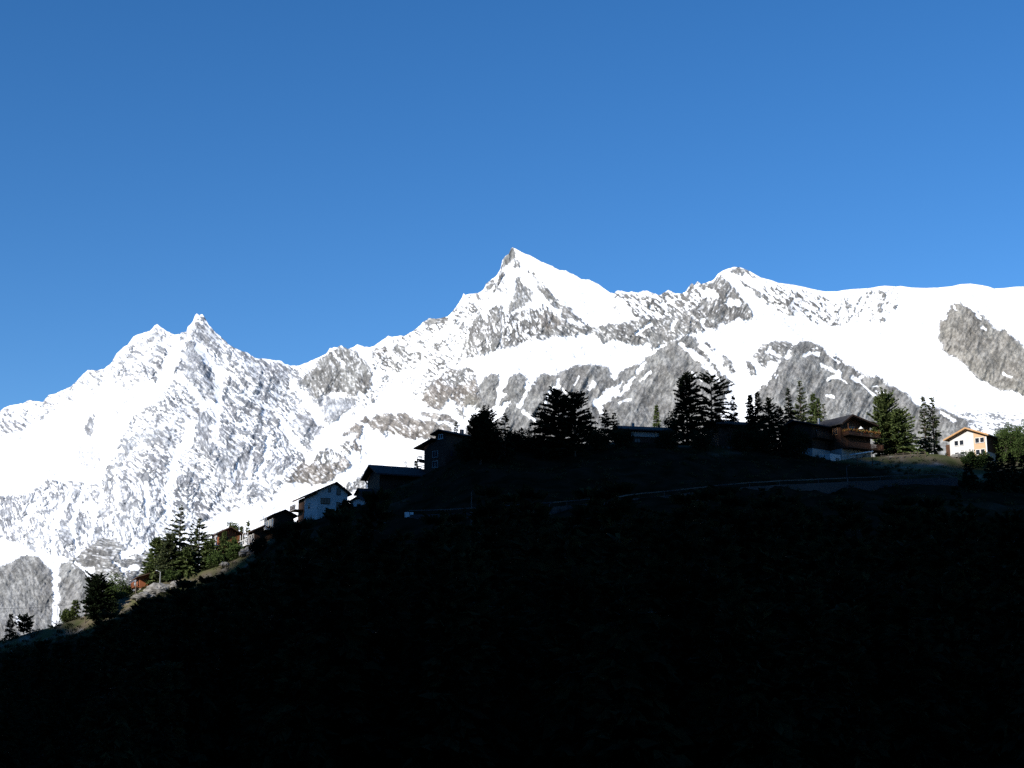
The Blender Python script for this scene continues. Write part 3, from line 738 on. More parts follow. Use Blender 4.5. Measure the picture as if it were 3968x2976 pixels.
def kites(P, Dv, L, W, rng):
    """one small leaf or needle spray per row: base P, direction Dv, length L, width W"""
    n = len(P)
    Dv = Dv / (np.linalg.norm(Dv, axis=1, keepdims=True) + 1e-9)
    r = rng.normal(size=(n, 3))
    s = np.cross(Dv, r)
    s /= np.linalg.norm(s, axis=1, keepdims=True) + 1e-9
    nn = np.cross(Dv, s)
    L, W = L[:, None], W[:, None]
    mid = P + Dv * L * 0.45 + nn * L * rng.uniform(-0.12, 0.12, (n, 1))
    V = np.stack([P, mid + s * W, P + Dv * L, mid - s * W], 1).reshape(-1, 3)
    Q = np.arange(4 * n).reshape(n, 4)
    return V, Q


def profile(kind, t):
    """crown radius share at height share t (0 = lowest branch, 1 = top)"""
    if kind == 'spruce':
        return (1 - t) ** 0.85 * (0.75 + 0.25 * min(1, t * 8 + 0.3))
    if kind == 'narrow':
        return (1 - t) ** 0.6 * 0.95
    if kind == 'pine':
        return (max(0.0, 1 - t ** 2.2)) ** 0.75 * (0.62 + 0.38 * min(1, t * 3.5)) + 0.03
    if kind == 'dome':
        return math.sqrt(max(0.0, 1 - (max(0, t - 0.3) / 0.7) ** 2)) * (0.6 + 0.4 * min(1, t * 3))
    if kind == 'wide':
        return (1 - t) ** 0.55 * (0.7 + 0.3 * min(1, t * 4))
    return 1 - t


def conifer_parts(h, r, seed, kind='spruce', clear=0.08, dens=1.0, gap=0.1, rise=0.05, droop=0.35, spray=0.55, ragged=0.3, whorl=0.55, lean=0.0, tops=1):
    rng = np.random.RandomState(seed)
    P, Dv, L, W = [], [], [], []
    segs = []
    gph = rng.uniform(0, 6.28)
    tr = 0.014 * h + 0.05
    for top in range(tops):
        ox, oy = (0, 0) if top == 0 else (rng.uniform(-1, 1) * r * 0.55, rng.uniform(-0.5, 0.5) * r * 0.4)
        hh = h if top == 0 else h * rng.uniform(0.86, 0.96)
        rr = r if tops == 1 else r * (0.85 if top == 0 else 0.6)

        def axis(z):
            f = z / hh
            g = min(1, f / 0.35)
            return np.array([ox * g + lean * z * f, oy * g, z])
        nseg = 8
        for k in range(nseg):
            za, zb = hh * k / nseg, hh * (k + 1) / nseg
            segs.append((axis(za), axis(zb), tr * (1 - k / nseg) + 0.02, tr * (1 - (k + 1) / nseg) + 0.02))
        z = clear * hh + 0.2
        while z < hh * 0.985:
            t = (z - clear * hh) / (hh * (1 - clear))
            nb = max(3, int(round((7.0 - 3 * t) * dens)))
            ph = rng.uniform(0, 6.28)
            rad = rr * profile(kind, t)
            for b in range(nb):
                th = ph + 6.283 * b / nb + rng.uniform(-0.5, 0.5)
                zz = min(hh * 0.985, max(0.15, z + rng.uniform(-0.7, 0.7) * whorl))
                if rng.rand() < gap * 0.6 or rng.rand() < gap * 2.2 * max(0, math.sin(2.3 * th + gph + 1.7 * zz) * math.sin(1.3 * zz + 3 * gph)):
                    continue
                Lb = max(0.25, rad * (1 - ragged * rng.rand() ** 0.7) * (1.2 if rng.rand() < 0.12 else 1.0))
                Lb *= 1 + 0.22 * math.cos(th - gph) + 0.12 * math.sin(0.9 * zz + 2 * gph + th)
                up = rise + 0.75 * t ** 2
                dr = droop * (1 - 0.6 * t)
                ca, sa = math.cos(th), math.sin(th)
                a0 = axis(zz)
                dr = dr * rng.uniform(0.6, 1.5)
                up = up + rng.uniform(-0.15, 0.15)
                ns = max(2, int(Lb / (0.26 * spray / 0.55)))
                ks = np.arange(ns) + rng.rand(ns) * 0.8
                u = (0.12 + 0.88 * (ks + 0.3) / (ns + 0.3))
                u = np.minimum(u, 1.0)
                px_, py_ = a0[0] + ca * Lb * u, a0[1] + sa * Lb * u
                pz_ = a0[2] + Lb * (up * u - dr * u * u)
                segs.append((a0, (a0[0] + ca * Lb * 0.9, a0[1] + sa * Lb * 0.9, a0[2] + Lb * (up * 0.9 - dr * 0.81)), 0.03 + 0.010 * Lb, 0.012))
                rep_ = 5
                for q in range(rep_):
                    side = (-1, 1, 0, -1, 1)[q]
                    yaw = th + side * rng.uniform(0.5, 1.1, ns) + rng.uniform(-0.2, 0.2, ns)
                    dz = up - 2 * dr * u + rng.uniform(-0.55, 0.25, ns)
                    P.append(np.stack([px_, py_, pz_ + rng.uniform(-0.06, 0.06, ns)], 1))
                    Dv.append(np.stack([np.cos(yaw), np.sin(yaw), dz], 1))
                    le = 1.25 * spray * rng.uniform(0.7, 1.3, ns) * (0.7 + 0.3 * (1 - u)) * min(1.0, 0.6 + 0.2 * Lb)
                    L.append(le)
                    W.append(le * rng.uniform(0.2, 0.34, ns))
            z += whorl * rng.uniform(0.75, 1.25) * (1 - 0.45 * t)
        # leader shoot
        n = 10
        u = rng.rand(n)
        P.append(np.stack([axis(hh)[0] + 0 * u, axis(hh)[1] + 0 * u, hh - 0.9 * u], 1))
        a = rng.uniform(0, 6.28, n)
        Dv.append(np.stack([0.5 * np.cos(a), 0.5 * np.sin(a), 0.9 + 0 * a], 1))
        L.append(0.45 + 0 * u)
        W.append(0.07 + 0 * u)
    P, Dv, L, W = np.concatenate(P), np.concatenate(Dv), np.concatenate(L), np.concatenate(W)
    return tubes(segs, 5), kites(P, Dv, L, W, rng)


def broadleaf_parts(h, r, seed, clear=0.25, dens=1.0, leaf=0.40, squash=1.0):
    rng = np.random.RandomState(seed)
    segs = [((0, 0, -0.3), (0.05 * r, 0, h * clear), 0.02 * h + 0.04, 0.015 * h + 0.03)]
    P, Dv, L, W = [], [], [], []
    base = np.array([0.05 * r, 0, h * clear])
    nl = max(16, int(42 * dens))
    cz, rz = h * (1 + clear) / 2, h * (1 - clear) / 2 * 1.05
    for k in range(nl):
        v = rng.normal(size=3)
        v /= np.linalg.norm(v)
        q = rng.rand() ** 0.45
        c = np.array([v[0] * r * q, v[1] * r * q, cz + v[2] * rz * q * squash])
        if c[2] < h * clear * 0.6:
            continue
        mid = base * 0.45 + c * 0.55 + np.array([0, 0, -0.05 * h])
        segs.append((base, mid, 0.010 * h + 0.02, 0.006 * h + 0.012))
        segs.append((mid, c, 0.006 * h + 0.012, 0.01))
        cr = r * rng.uniform(0.16, 0.34)
        n = int(60 * dens)
        o = rng.normal(size=(n, 3)) * cr * 0.55
        P.append(c + o)
        Dv.append(o + rng.normal(size=(n, 3)) * cr * 0.5 + [0, 0, 0.1])
        L.append(leaf * rng.uniform(0.7, 1.3, n))
        W.append(leaf * rng.uniform(0.25, 0.38, n))
    P, Dv, L, W = np.concatenate(P), np.concatenate(Dv), np.concatenate(L), np.concatenate(W)
    return tubes(segs, 5), kites(P, Dv, L, W, rng)


def tree(name, label, base, top_py, hw_px, seed, mat, group=None, broad=False, cat='tree', bark='bark', **kw):
    """a tree standing at base (world point); its top at photo row top_py, half width in photo pixels"""
    Y = base[1]
    pxx = proj(base)[0]
    ztop = at(pxx, top_py, Y)[2]
    h = max(0.8, ztop - base[2])
    r = hw_px * Y / F * (1.2 if broad else 1.22 / (1 - 0.5 * kw.get('ragged', 0.3)))
    (tv, tq), (cv, cq) = (broadleaf_parts if broad else conifer_parts)(h, r, seed, **kw)
    o = empty(name, base, 0, label, cat, group)
    link('trunk', quads_mesh('trunk', tv, tq, M[bark]), o)
    link('crown', quads_mesh('crown', cv, cq, M[mat], smooth=False), o)
    return o


GR_L = 'conifers around the left chalets'
GR_C = 'conifers standing dark along the crest'
GR_R = 'trees between the right chalets'
P_ = on_ground
# left end
tree('conifer', 'small dark spruce at the low left end of the hill, pointed top', P_(36, 2472), 2384, 20, 11, 'shaded_green', GR_L, whorl=0.4, droop=0.2)
tree('conifer', 'squat dark bushy conifer beside the small spruce at the low left end', P_(92, 2458), 2392, 24, 12, 'shaded_green', GR_L, kind='dome', whorl=0.35, rise=0.3, droop=0.1)
tree('pine_tree', 'broad dark stone pine with dense black crown, below the lit left chalet', P_(374, 2405), 2238, 50, 13, 'shaded_green', GR_L, kind='dome', rise=0.35, droop=0.15, dens=1.2, gap=0.08, ragged=0.45, whorl=0.45, clear=0.02, tops=2)
tree('bush', 'sunlit light green bush right behind the broad dark stone pine', behind(432, 5), 2233, 46, 14, 'broad', None, True, 'bush', clear=0.05, dens=1.2)
tree('bush', 'low sunlit bush on the slope just left of the brown chalet', behind(492, 6), 2272, 17, 15, 'broad', None, True, 'bush', clear=0.03, dens=0.7)
tree('young_larch', 'yellow green young conifer left of the broad dark stone pine', behind(288, 2), 2326, 22, 16, 'larch', GR_L, kind='narrow', whorl=0.35)
tree('bush', 'yellow green bush on the crest beside the lone street lamp', behind(262, 2), 2366, 24, 17, 'larch', None, True, 'bush', clear=0.03, dens=0.7)
tree('bush', 'dark bush at the right foot of the broad dark stone pine', P_(428, 2382), 2312, 22, 18, 'shaded_green', None, True, 'bush', clear=0.05, dens=0.7)
# sunlit clump
tree('pine_tree', 'bushy green pine at the left edge of the sunlit clump, hiding the brown chalet', behind(596, 4), 2085, 54, 21, 'pine', GR_L, kind='wide', rise=0.15, droop=0.2, dens=1.3, gap=0.03, whorl=0.45, clear=0.0, spray=0.6)
tree('pine_tree', 'dull green bushy pine at the foot of the tallest sunlit spruce', behind(650, 1), 2070, 54, 22, 'spruce', GR_L, kind='wide', rise=0.2, droop=0.2, dens=1.3, gap=0.03, whorl=0.45, clear=0.0)
tree('spruce', 'tallest sunlit spruce of the left clump, thin layered branches', behind(690, 4), 1958, 56, 23, 'spruce', GR_L, kind='spruce', rise=0.05, droop=0.18, dens=1.0, gap=0.12, whorl=0.75, clear=0.06, ragged=0.45, bark='pale_bark')
tree('spruce', 'second tallest sunlit spruce of the left clump, forked ragged top', behind(766, 4), 2011, 60, 24, 'spruce', GR_L, kind='spruce', rise=0.1, droop=0.2, dens=1.1, gap=0.1, whorl=0.65, clear=0.05, ragged=0.45, bark='pale_bark')
tree('spruce', 'pale ragged spruce tucked left of the second tallest sunlit spruce', behind(737, 8), 2028, 44, 25, 'spruce', GR_L, kind='spruce', droop=0.2, gap=0.15, whorl=0.8)
tree('pine_tree', 'dark green pine filling the right side of the sunlit clump', behind(812, 3), 2092, 46, 26, 'pine', GR_L, kind='wide', rise=0.2, dens=1.3, gap=0.03, whorl=0.45, clear=0.0)
tree('conifer', 'slim dark green conifer in front of the chalet with white posts', behind(867, 3), 2062, 25, 27, 'pine', GR_L, kind='narrow', dens=1.3, gap=0.03, whorl=0.4, clear=0.0)
tree('bush', 'yellow green leafy tree top behind the chalet with white posts', behind(893, 22), 2030, 42, 28, 'larch', None, True, 'tree', clear=0.2, dens=1.3)
tree('bush', 'green bush under the white balcony of the sunlit row chalet', behind(905, 2), 2092, 28, 29, 'broad', None, True, 'bush', clear=0.03, dens=1.0)
tree('conifer', 'small conifer poking above the roof of the sunlit row chalet', behind(958, 16), 2020, 17, 30, 'pine', GR_L, kind='narrow', whorl=0.4)
tree('conifer', 'tiny conifer left of the one poking above the row chalet roof', behind(934, 18), 2038, 14, 31, 'pine', GR_L, kind='narrow', whorl=0.4)
tree('pine_tree', 'low green pine at the feet of the two tallest sunlit spruces', behind(722, 1), 2128, 50, 131, 'pine', GR_L, kind='wide', rise=0.2, dens=1.3, gap=0.03, whorl=0.45, clear=0.0)
tree('bush', 'green bush at the right foot of the sunlit clump, beside the slim conifer', behind(838, 1), 2140, 30, 132, 'broad', None, True, 'bush', clear=0.03, dens=0.9)
tree('bush', 'sunlit bush on the bank below the small orange hut', behind(668, -1), 2212, 26, 133, 'broad', None, True, 'bush', clear=0.03, dens=0.8)
tree('bush', 'yellow green bush right of the broad dark stone pine, on the sunlit bank', behind(470, 1), 2296, 26, 134, 'larch', None, True, 'bush', clear=0.03, dens=0.8)
tree('bush', 'dark bush in front of the lower row chalet', P_(1004, 2150), 2086, 30, 135, 'shaded_green', None, True, 'bush', clear=0.05, dens=1.0)
tree('bush', 'dark bush in front of the upper row chalet', P_(1082, 2096), 2034, 30, 136, 'shaded_green', None, True, 'bush', clear=0.05, dens=1.0)
tree('bush', 'dark bush between the upper row chalet and the white house', P_(1128, 2066), 2026, 24, 137, 'shaded_green', None, True, 'bush', clear=0.05, dens=1.0)
# centre
for k, (x, y0, y1, hw, lab) in enumerate([
        (1806, 1790, 1690, 40, 'dark bush at the left foot of the dome shaped tree'),
        (1915, 1760, 1668, 36, 'dark bush between the dome shaped tree and the lone spruce'),
        (1985, 1745, 1676, 34, 'dark bush at the right foot of the lone spruce'),
        (2048, 1748, 1672, 40, 'dark bush at the far left foot of the broad twin pines'),
        (2318, 1745, 1668, 34, 'dark bush between the ragged conifer and the open spruce'),
        (2410, 1735, 1665, 34, 'dark bush in front of the left end of the long house'),
        (2590, 1740, 1668, 40, 'dark bush in front of the right end of the long house'),
        (2720, 1745, 1672, 40, 'dark bush between the dense pine and the open pine'),
        (2868, 1745, 1660, 40, 'dark bush at the right corner of the black looking chalet'),
        (2958, 1750, 1650, 40, 'dark bush under the double topped spruce'),
        (3095, 1775, 1672, 44, 'dark bush in front of the left corner of the dark shaded chalet')]):
    tree('bush', lab, P_(x, y0), y1, hw, 150 + k, 'shaded_green', 'dark bushes filling the crest between trees', True, 'bush', clear=0.05, dens=1.1)
tree('bush', 'dark shrub in front of the right end of the white house', P_(1342, 1992), 1944, 22, 33, 'shaded_green', None, True, 'bush', clear=0.15, dens=0.9)
tree('bush', 'bare looking round bush against the snow at the balcony of the tall block', behind(1578, 16), 1772, 22, 34, 'shaded_green', None, True, 'bush', clear=0.2, dens=0.45, leaf=0.22)
tree('conifer', 'tiny dark conifer touching the lower balcony of the tall block', behind(1613, 12), 1788, 9, 35, 'shaded_green', GR_C, kind='narrow', whorl=0.35)
tree('conifer', 'small dark conifer rising behind the roof of the tall block', behind(1766, 22), 1637, 17, 36, 'shaded_green', GR_C, kind='narrow', whorl=0.45, gap=0.15)
tree('pine_tree', 'wide dome shaped dark tree right of the tall block', P_(1862, 1800), 1617, 62, 37, 'shaded_green', GR_C, kind='dome', rise=0.5, droop=0.1, dens=1.6, gap=0.03, whorl=0.45, clear=0.1, ragged=0.25, tops=2)
tree('spruce', 'lone dark spruce with drooping open branches right of the dome shaped tree', P_(1956, 1785), 1604, 58, 38, 'shaded_green', GR_C, kind='spruce', droop=0.35, dens=0.85, gap=0.2, whorl=0.85, ragged=0.45)
tree('conifer', 'short dark conifer between the lone spruce and the broad twin pines', behind(2021, 2), 1660, 22, 39, 'shaded_green', GR_C, kind='narrow', whorl=0.45)
tree('pine_tree', 'left tree of the broad dark twin pines, crown spread low on the left', P_(2166, 1768), 1516, 78, 40, 'shaded_green', GR_C, kind='pine', rise=0.15, droop=0.2, dens=1.35, gap=0.06, whorl=0.55, clear=0.02, ragged=0.35)
tree('pine_tree', 'right tree of the broad dark twin pines, rounded top', P_(2228, 1768), 1522, 66, 41, 'shaded_green', GR_C, kind='pine', rise=0.25, droop=0.2, dens=1.2, gap=0.08, whorl=0.6, clear=0.1, ragged=0.3)
tree('conifer', 'ragged dark conifer leaning against the right side of the twin pines', behind(2283, 3), 1597, 34, 42, 'shaded_green', GR_C, kind='pine', gap=0.2, whorl=0.6, clear=0.15)
tree('conifer', 'low dark conifer at the left foot of the twin pines', P_(2106, 1775), 1604, 56, 43, 'shaded_green', GR_C, kind='wide', whorl=0.55)
tree('spruce', 'open dark spruce left of the flat roofed long house', behind(2345, 2), 1593, 46, 44, 'shaded_green', GR_C, kind='spruce', rise=0.15, gap=0.2, whorl=0.65, ragged=0.4)
tree('spruce', 'smaller dark spruce touching the left end of the long house roof', behind(2381, 2), 1602, 28, 45, 'shaded_green', GR_C, kind='spruce', gap=0.2, whorl=0.65, ragged=0.4)
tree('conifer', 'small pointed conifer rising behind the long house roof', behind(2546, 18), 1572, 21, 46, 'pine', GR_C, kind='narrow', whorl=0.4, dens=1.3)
tree('bush', 'dark round bush at the right end of the long house roof', behind(2600, 8), 1594, 24, 47, 'shaded_green', None, True, 'bush', clear=0.1, dens=0.8)
tree('pine_tree', 'tall dense dark pine right of the long house', behind(2664, 2), 1447, 72, 48, 'shaded_green', GR_C, kind='wide', rise=0.15, droop=0.2, dens=1.35, gap=0.05, whorl=0.6, clear=0.04, ragged=0.35)
tree('pine_tree', 'tall open pine with sky gaps and bare trunk, beside the dense pine', behind(2762, 2), 1452, 82, 49, 'shaded_green', GR_C, kind='pine', rise=0.2, droop=0.25, dens=0.95, gap=0.22, whorl=0.85, clear=0.22, ragged=0.45)
tree('conifer', 'small open conifer at the right edge of the tall open pine', behind(2848, 6), 1533, 38, 50, 'shaded_green', GR_C, kind='spruce', gap=0.2, whorl=0.6)
tree('spruce', 'thin dark spruce against the snow gully', behind(2911, 3), 1533, 36, 51, 'shaded_green', GR_C, kind='spruce', gap=0.1, whorl=0.6, ragged=0.4)
tree('spruce', 'dense dark double topped spruce at the right edge of the snow gully', behind(2940, 2), 1523, 36, 52, 'shaded_green', GR_C, kind='narrow', dens=1.2, gap=0.06, whorl=0.55, tops=2)
tree('conifer', 'broken topped dark conifer with upswept branches', behind(2984, 3), 1542, 40, 53, 'shaded_green', GR_C, kind='wide', rise=0.45, gap=0.12, whorl=0.7, ragged=0.5)
tree('conifer', 'low dark conifer between the broken topped one and the pointed dark spruce', P_(3022, 1765), 1575, 44, 54, 'shaded_green', GR_C, kind='wide', gap=0.1)
tree('spruce', 'slender pointed dark spruce left of the sun touched spruce', behind(3062, 2), 1507, 36, 55, 'shaded_green', GR_C, kind='spruce', gap=0.1, whorl=0.6, dens=1.1)
tree('spruce', 'sun touched spruce with upturned branches behind the dark chalet roof', behind(3109, 12), 1478, 50, 56, 'spruce', GR_R, kind='spruce', rise=0.05, droop=0.05, gap=0.1, whorl=0.8, dens=1.0, ragged=0.35)
tree('pine_tree', 'sunlit green pine behind the dark chalet roof', behind(3158, 26), 1524, 42, 57, 'pine', GR_R, kind='narrow', dens=1.3, gap=0.03, whorl=0.5)
tree('pine_tree', 'sunlit thin topped pine just right of the green pine behind the roof', behind(3178, 24), 1544, 28, 58, 'pine', GR_R, kind='narrow', dens=1.2, gap=0.05, whorl=0.5)
tree('young_larch', 'wispy young larch by the metal chimney', behind(3200, 22), 1566, 34, 59, 'spruce', GR_R, kind='spruce', gap=0.35, whorl=0.7, dens=0.7, bark='pale_bark')
# right
tree('pine_tree', 'sunlit stone pine right of the balcony chalet, rounded top', behind(3430, 10), 1543, 48, 61, 'pine', GR_R, kind='dome', rise=0.35, droop=0.15, dens=1.5, gap=0.02, whorl=0.5, clear=0.0, ragged=0.3)
tree('pine_tree', 'lower sunlit pine spreading right of the rounded stone pine', behind(3482, 7), 1594, 78, 62, 'pine', GR_R, kind='wide', rise=0.15, droop=0.2, dens=1.3, gap=0.04, whorl=0.5, clear=0.0)
tree('spruce', 'left one of the twin tall spruces beside the white and timber house', behind(3590, 15), 1539, 30, 63, 'spruce', GR_R, kind='narrow', rise=0.1, droop=0.25, dens=0.95, gap=0.1, whorl=0.7, ragged=0.5, clear=0.0)
tree('spruce', 'right one of the twin tall spruces beside the white and timber house', behind(3622, 17), 1543, 42, 64, 'spruce', GR_R, kind='narrow', rise=0.15, droop=0.25, dens=0.95, gap=0.12, whorl=0.75, ragged=0.5, clear=0.0)
tree('broadleaf_tree', 'pale green sunlit leafy tree at the right edge behind the white and timber house', behind(3915, 8), 1650, 56, 65, 'broad', GR_R, True, clear=0.05, dens=2.0, leaf=0.34)
tree('broadleaf_tree', 'bushy green tree cut by the right edge of the picture', behind(3975, 14), 1640, 40, 66, 'broad', GR_R, True, clear=0.05, dens=1.6, leaf=0.34)
tree('bush', 'sun tipped bush in front of the white and timber house', P_(3770, 1806), 1752, 32, 67, 'broad', None, True, 'bush', clear=0.03, dens=1.0)
tree('bush', 'second sun tipped bush in front of the timber half of the house', P_(3808, 1808), 1758, 26, 68, 'broad', None, True, 'bush', clear=0.03, dens=0.9)
for k, (x, y0, y1, hw, lab) in enumerate([
        (3752, 1890, 1800, 36, 'dark shrub on the shaded bank below the white and timber house'),
        (3845, 1900, 1772, 32, 'dark pointed conifer leftmost in the row at the lower right edge'),
        (3876, 1895, 1762, 30, 'dark conifer second in the row at the lower right edge'),
        (3926, 1905, 1760, 42, 'widest dark conifer in the row at the lower right edge'),
        (3975, 1905, 1764, 38, 'dark conifer of the lower right row, cut by the picture edge')]):
    tree('conifer', lab, P_(x, y0), y1, hw, 70 + k, 'shaded_green', 'dark conifers at the lower right edge', kind='narrow', dens=1.2, gap=0.05, whorl=0.45, clear=0.0)


# ------------------------------------------------------------------ scrub, and woods added to darken the shaded slope: nobody could count them
def dark_wood():  # added woodland that darkens the shaded slope
    rng = np.random.RandomState(5)
    Vs, Qs, n = [], [], 0
    protos = [conifer_parts(1.0 * hh, hh * 0.2, 900 + i, kind='spruce', whorl=0.9, dens=0.75, spray=1.1, gap=0.05)[1] for i, hh in enumerate((9, 11, 13, 8))]
    k = 0
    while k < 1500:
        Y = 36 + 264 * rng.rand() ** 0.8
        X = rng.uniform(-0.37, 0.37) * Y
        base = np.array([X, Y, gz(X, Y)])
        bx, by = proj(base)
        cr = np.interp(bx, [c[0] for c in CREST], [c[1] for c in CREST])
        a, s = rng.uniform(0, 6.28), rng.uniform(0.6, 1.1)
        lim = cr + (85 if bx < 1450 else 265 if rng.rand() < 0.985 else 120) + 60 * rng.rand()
        room = (by - lim) * Y / F / 12.0
        if room < 0.22:
            continue
        s = min(s, room)
        V, Q = protos[rng.randint(4)]
        Rm = np.array([[math.cos(a), -math.sin(a), 0], [math.sin(a), math.cos(a), 0], [0, 0, 1]])
        Vs.append((V * s) @ Rm.T + base)
        Qs.append(Q + n)
        n += len(V)
        k += 1
    o = link('darkening_woodland', quads_mesh('darkening_woodland', np.concatenate(Vs), np.concatenate(Qs), M['shaded_green'], False))
    tag(o, 'added woodland that darkens the shaded slope', 'woodland', kind='stuff')


dark_wood()


def scrub():
    rng = np.random.RandomState(6)
    P, Dv, L, W = [], [], [], []
    for k in range(1900):
        if k < 1050:
            bx = rng.uniform(0, 3968) if k < 600 else rng.uniform(0, 900)
            Y = YC + rng.uniform(-34, 6)
        else:
            bx = rng.uniform(0, 3968)
            Y = rng.uniform(180, 330)
        X = (bx - CX) / F * Y
        g = gz(X, Y)
        n = 26
        cr = rng.uniform(0.25, 0.8) * (1.5 if rng.rand() < 0.12 else 1)
        P.append(np.array([X, Y, g + cr * 0.3]) + rng.normal(size=(n, 3)) * [cr * 0.6, cr * 0.6, cr * 0.3])
        Dv.append(rng.normal(size=(n, 3)) + [0, 0, 0.9])
        L.append(rng.uniform(0.25, 0.5, n))
        W.append(rng.uniform(0.06, 0.14, n))
    V, Q = kites(np.concatenate(P), np.concatenate(Dv), np.concatenate(L), np.concatenate(W), rng)
    o = link('undergrowth', quads_mesh('undergrowth', V, Q, M['scrub'], False))
    tag(o, 'low scrub and tufts scattered over the hill slope', 'undergrowth', kind='stuff')


scrub()


# ------------------------------------------------------------------ buildings
class MB:
    """collects boxes and prisms into one mesh"""
    def __init__(self):
        self.V, self.Fc = [], []

    def add(self, V, Fc):
        n = len(self.V)
        self.V += [tuple(float(c) for c in v) for v in V]
        self.Fc += [tuple(i + n for i in f) for f in Fc]
        return self

    def box(self, x0, x1, y0, y1, z0, z1):
        return self.add([(x0, y0, z0), (x1, y0, z0), (x1, y1, z0), (x0, y1, z0), (x0, y0, z1), (x1, y0, z1), (x1, y1, z1), (x0, y1, z1)],
                        [(0, 3, 2, 1), (4, 5, 6, 7), (0, 1, 5, 4), (1, 2, 6, 5), (2, 3, 7, 6), (3, 0, 4, 7)])

    def hexa(self, q0, q1):
        """prism between two quads (each 4 points, same order)"""
        return self.add(list(q0) + list(q1), [(0, 3, 2, 1), (4, 5, 6, 7), (0, 1, 5, 4), (1, 2, 6, 5), (2, 3, 7, 6), (3, 0, 4, 7)])

    def bar(self, a, b, w):
        a, b = Vector(a), Vector(b)
        d = (b - a).normalized()
        e = d.cross(Vector((0, 0, 1)))
        e = Vector((1, 0, 0)) if e.length < 1e-4 else e.normalized()
        f = d.cross(e)
        q = lambda p: [p + (e * i + f * j) * w / 2 for i, j in ((-1, -1), (1, -1), (1, 1), (-1, 1))]
        return self.hexa(q(a), q(b))

    def build(self, name, mat, parent=None, bevel=0.0):
        me = mesh_from(name, self.V, self.Fc, [M[mat]])
        import bmesh
        bm = bmesh.new()
        bm.from_mesh(me)
        bmesh.ops.recalc_face_normals(bm, faces=bm.faces)
        bm.to_mesh(me)
        bm.free()
        return link(name, me, parent)


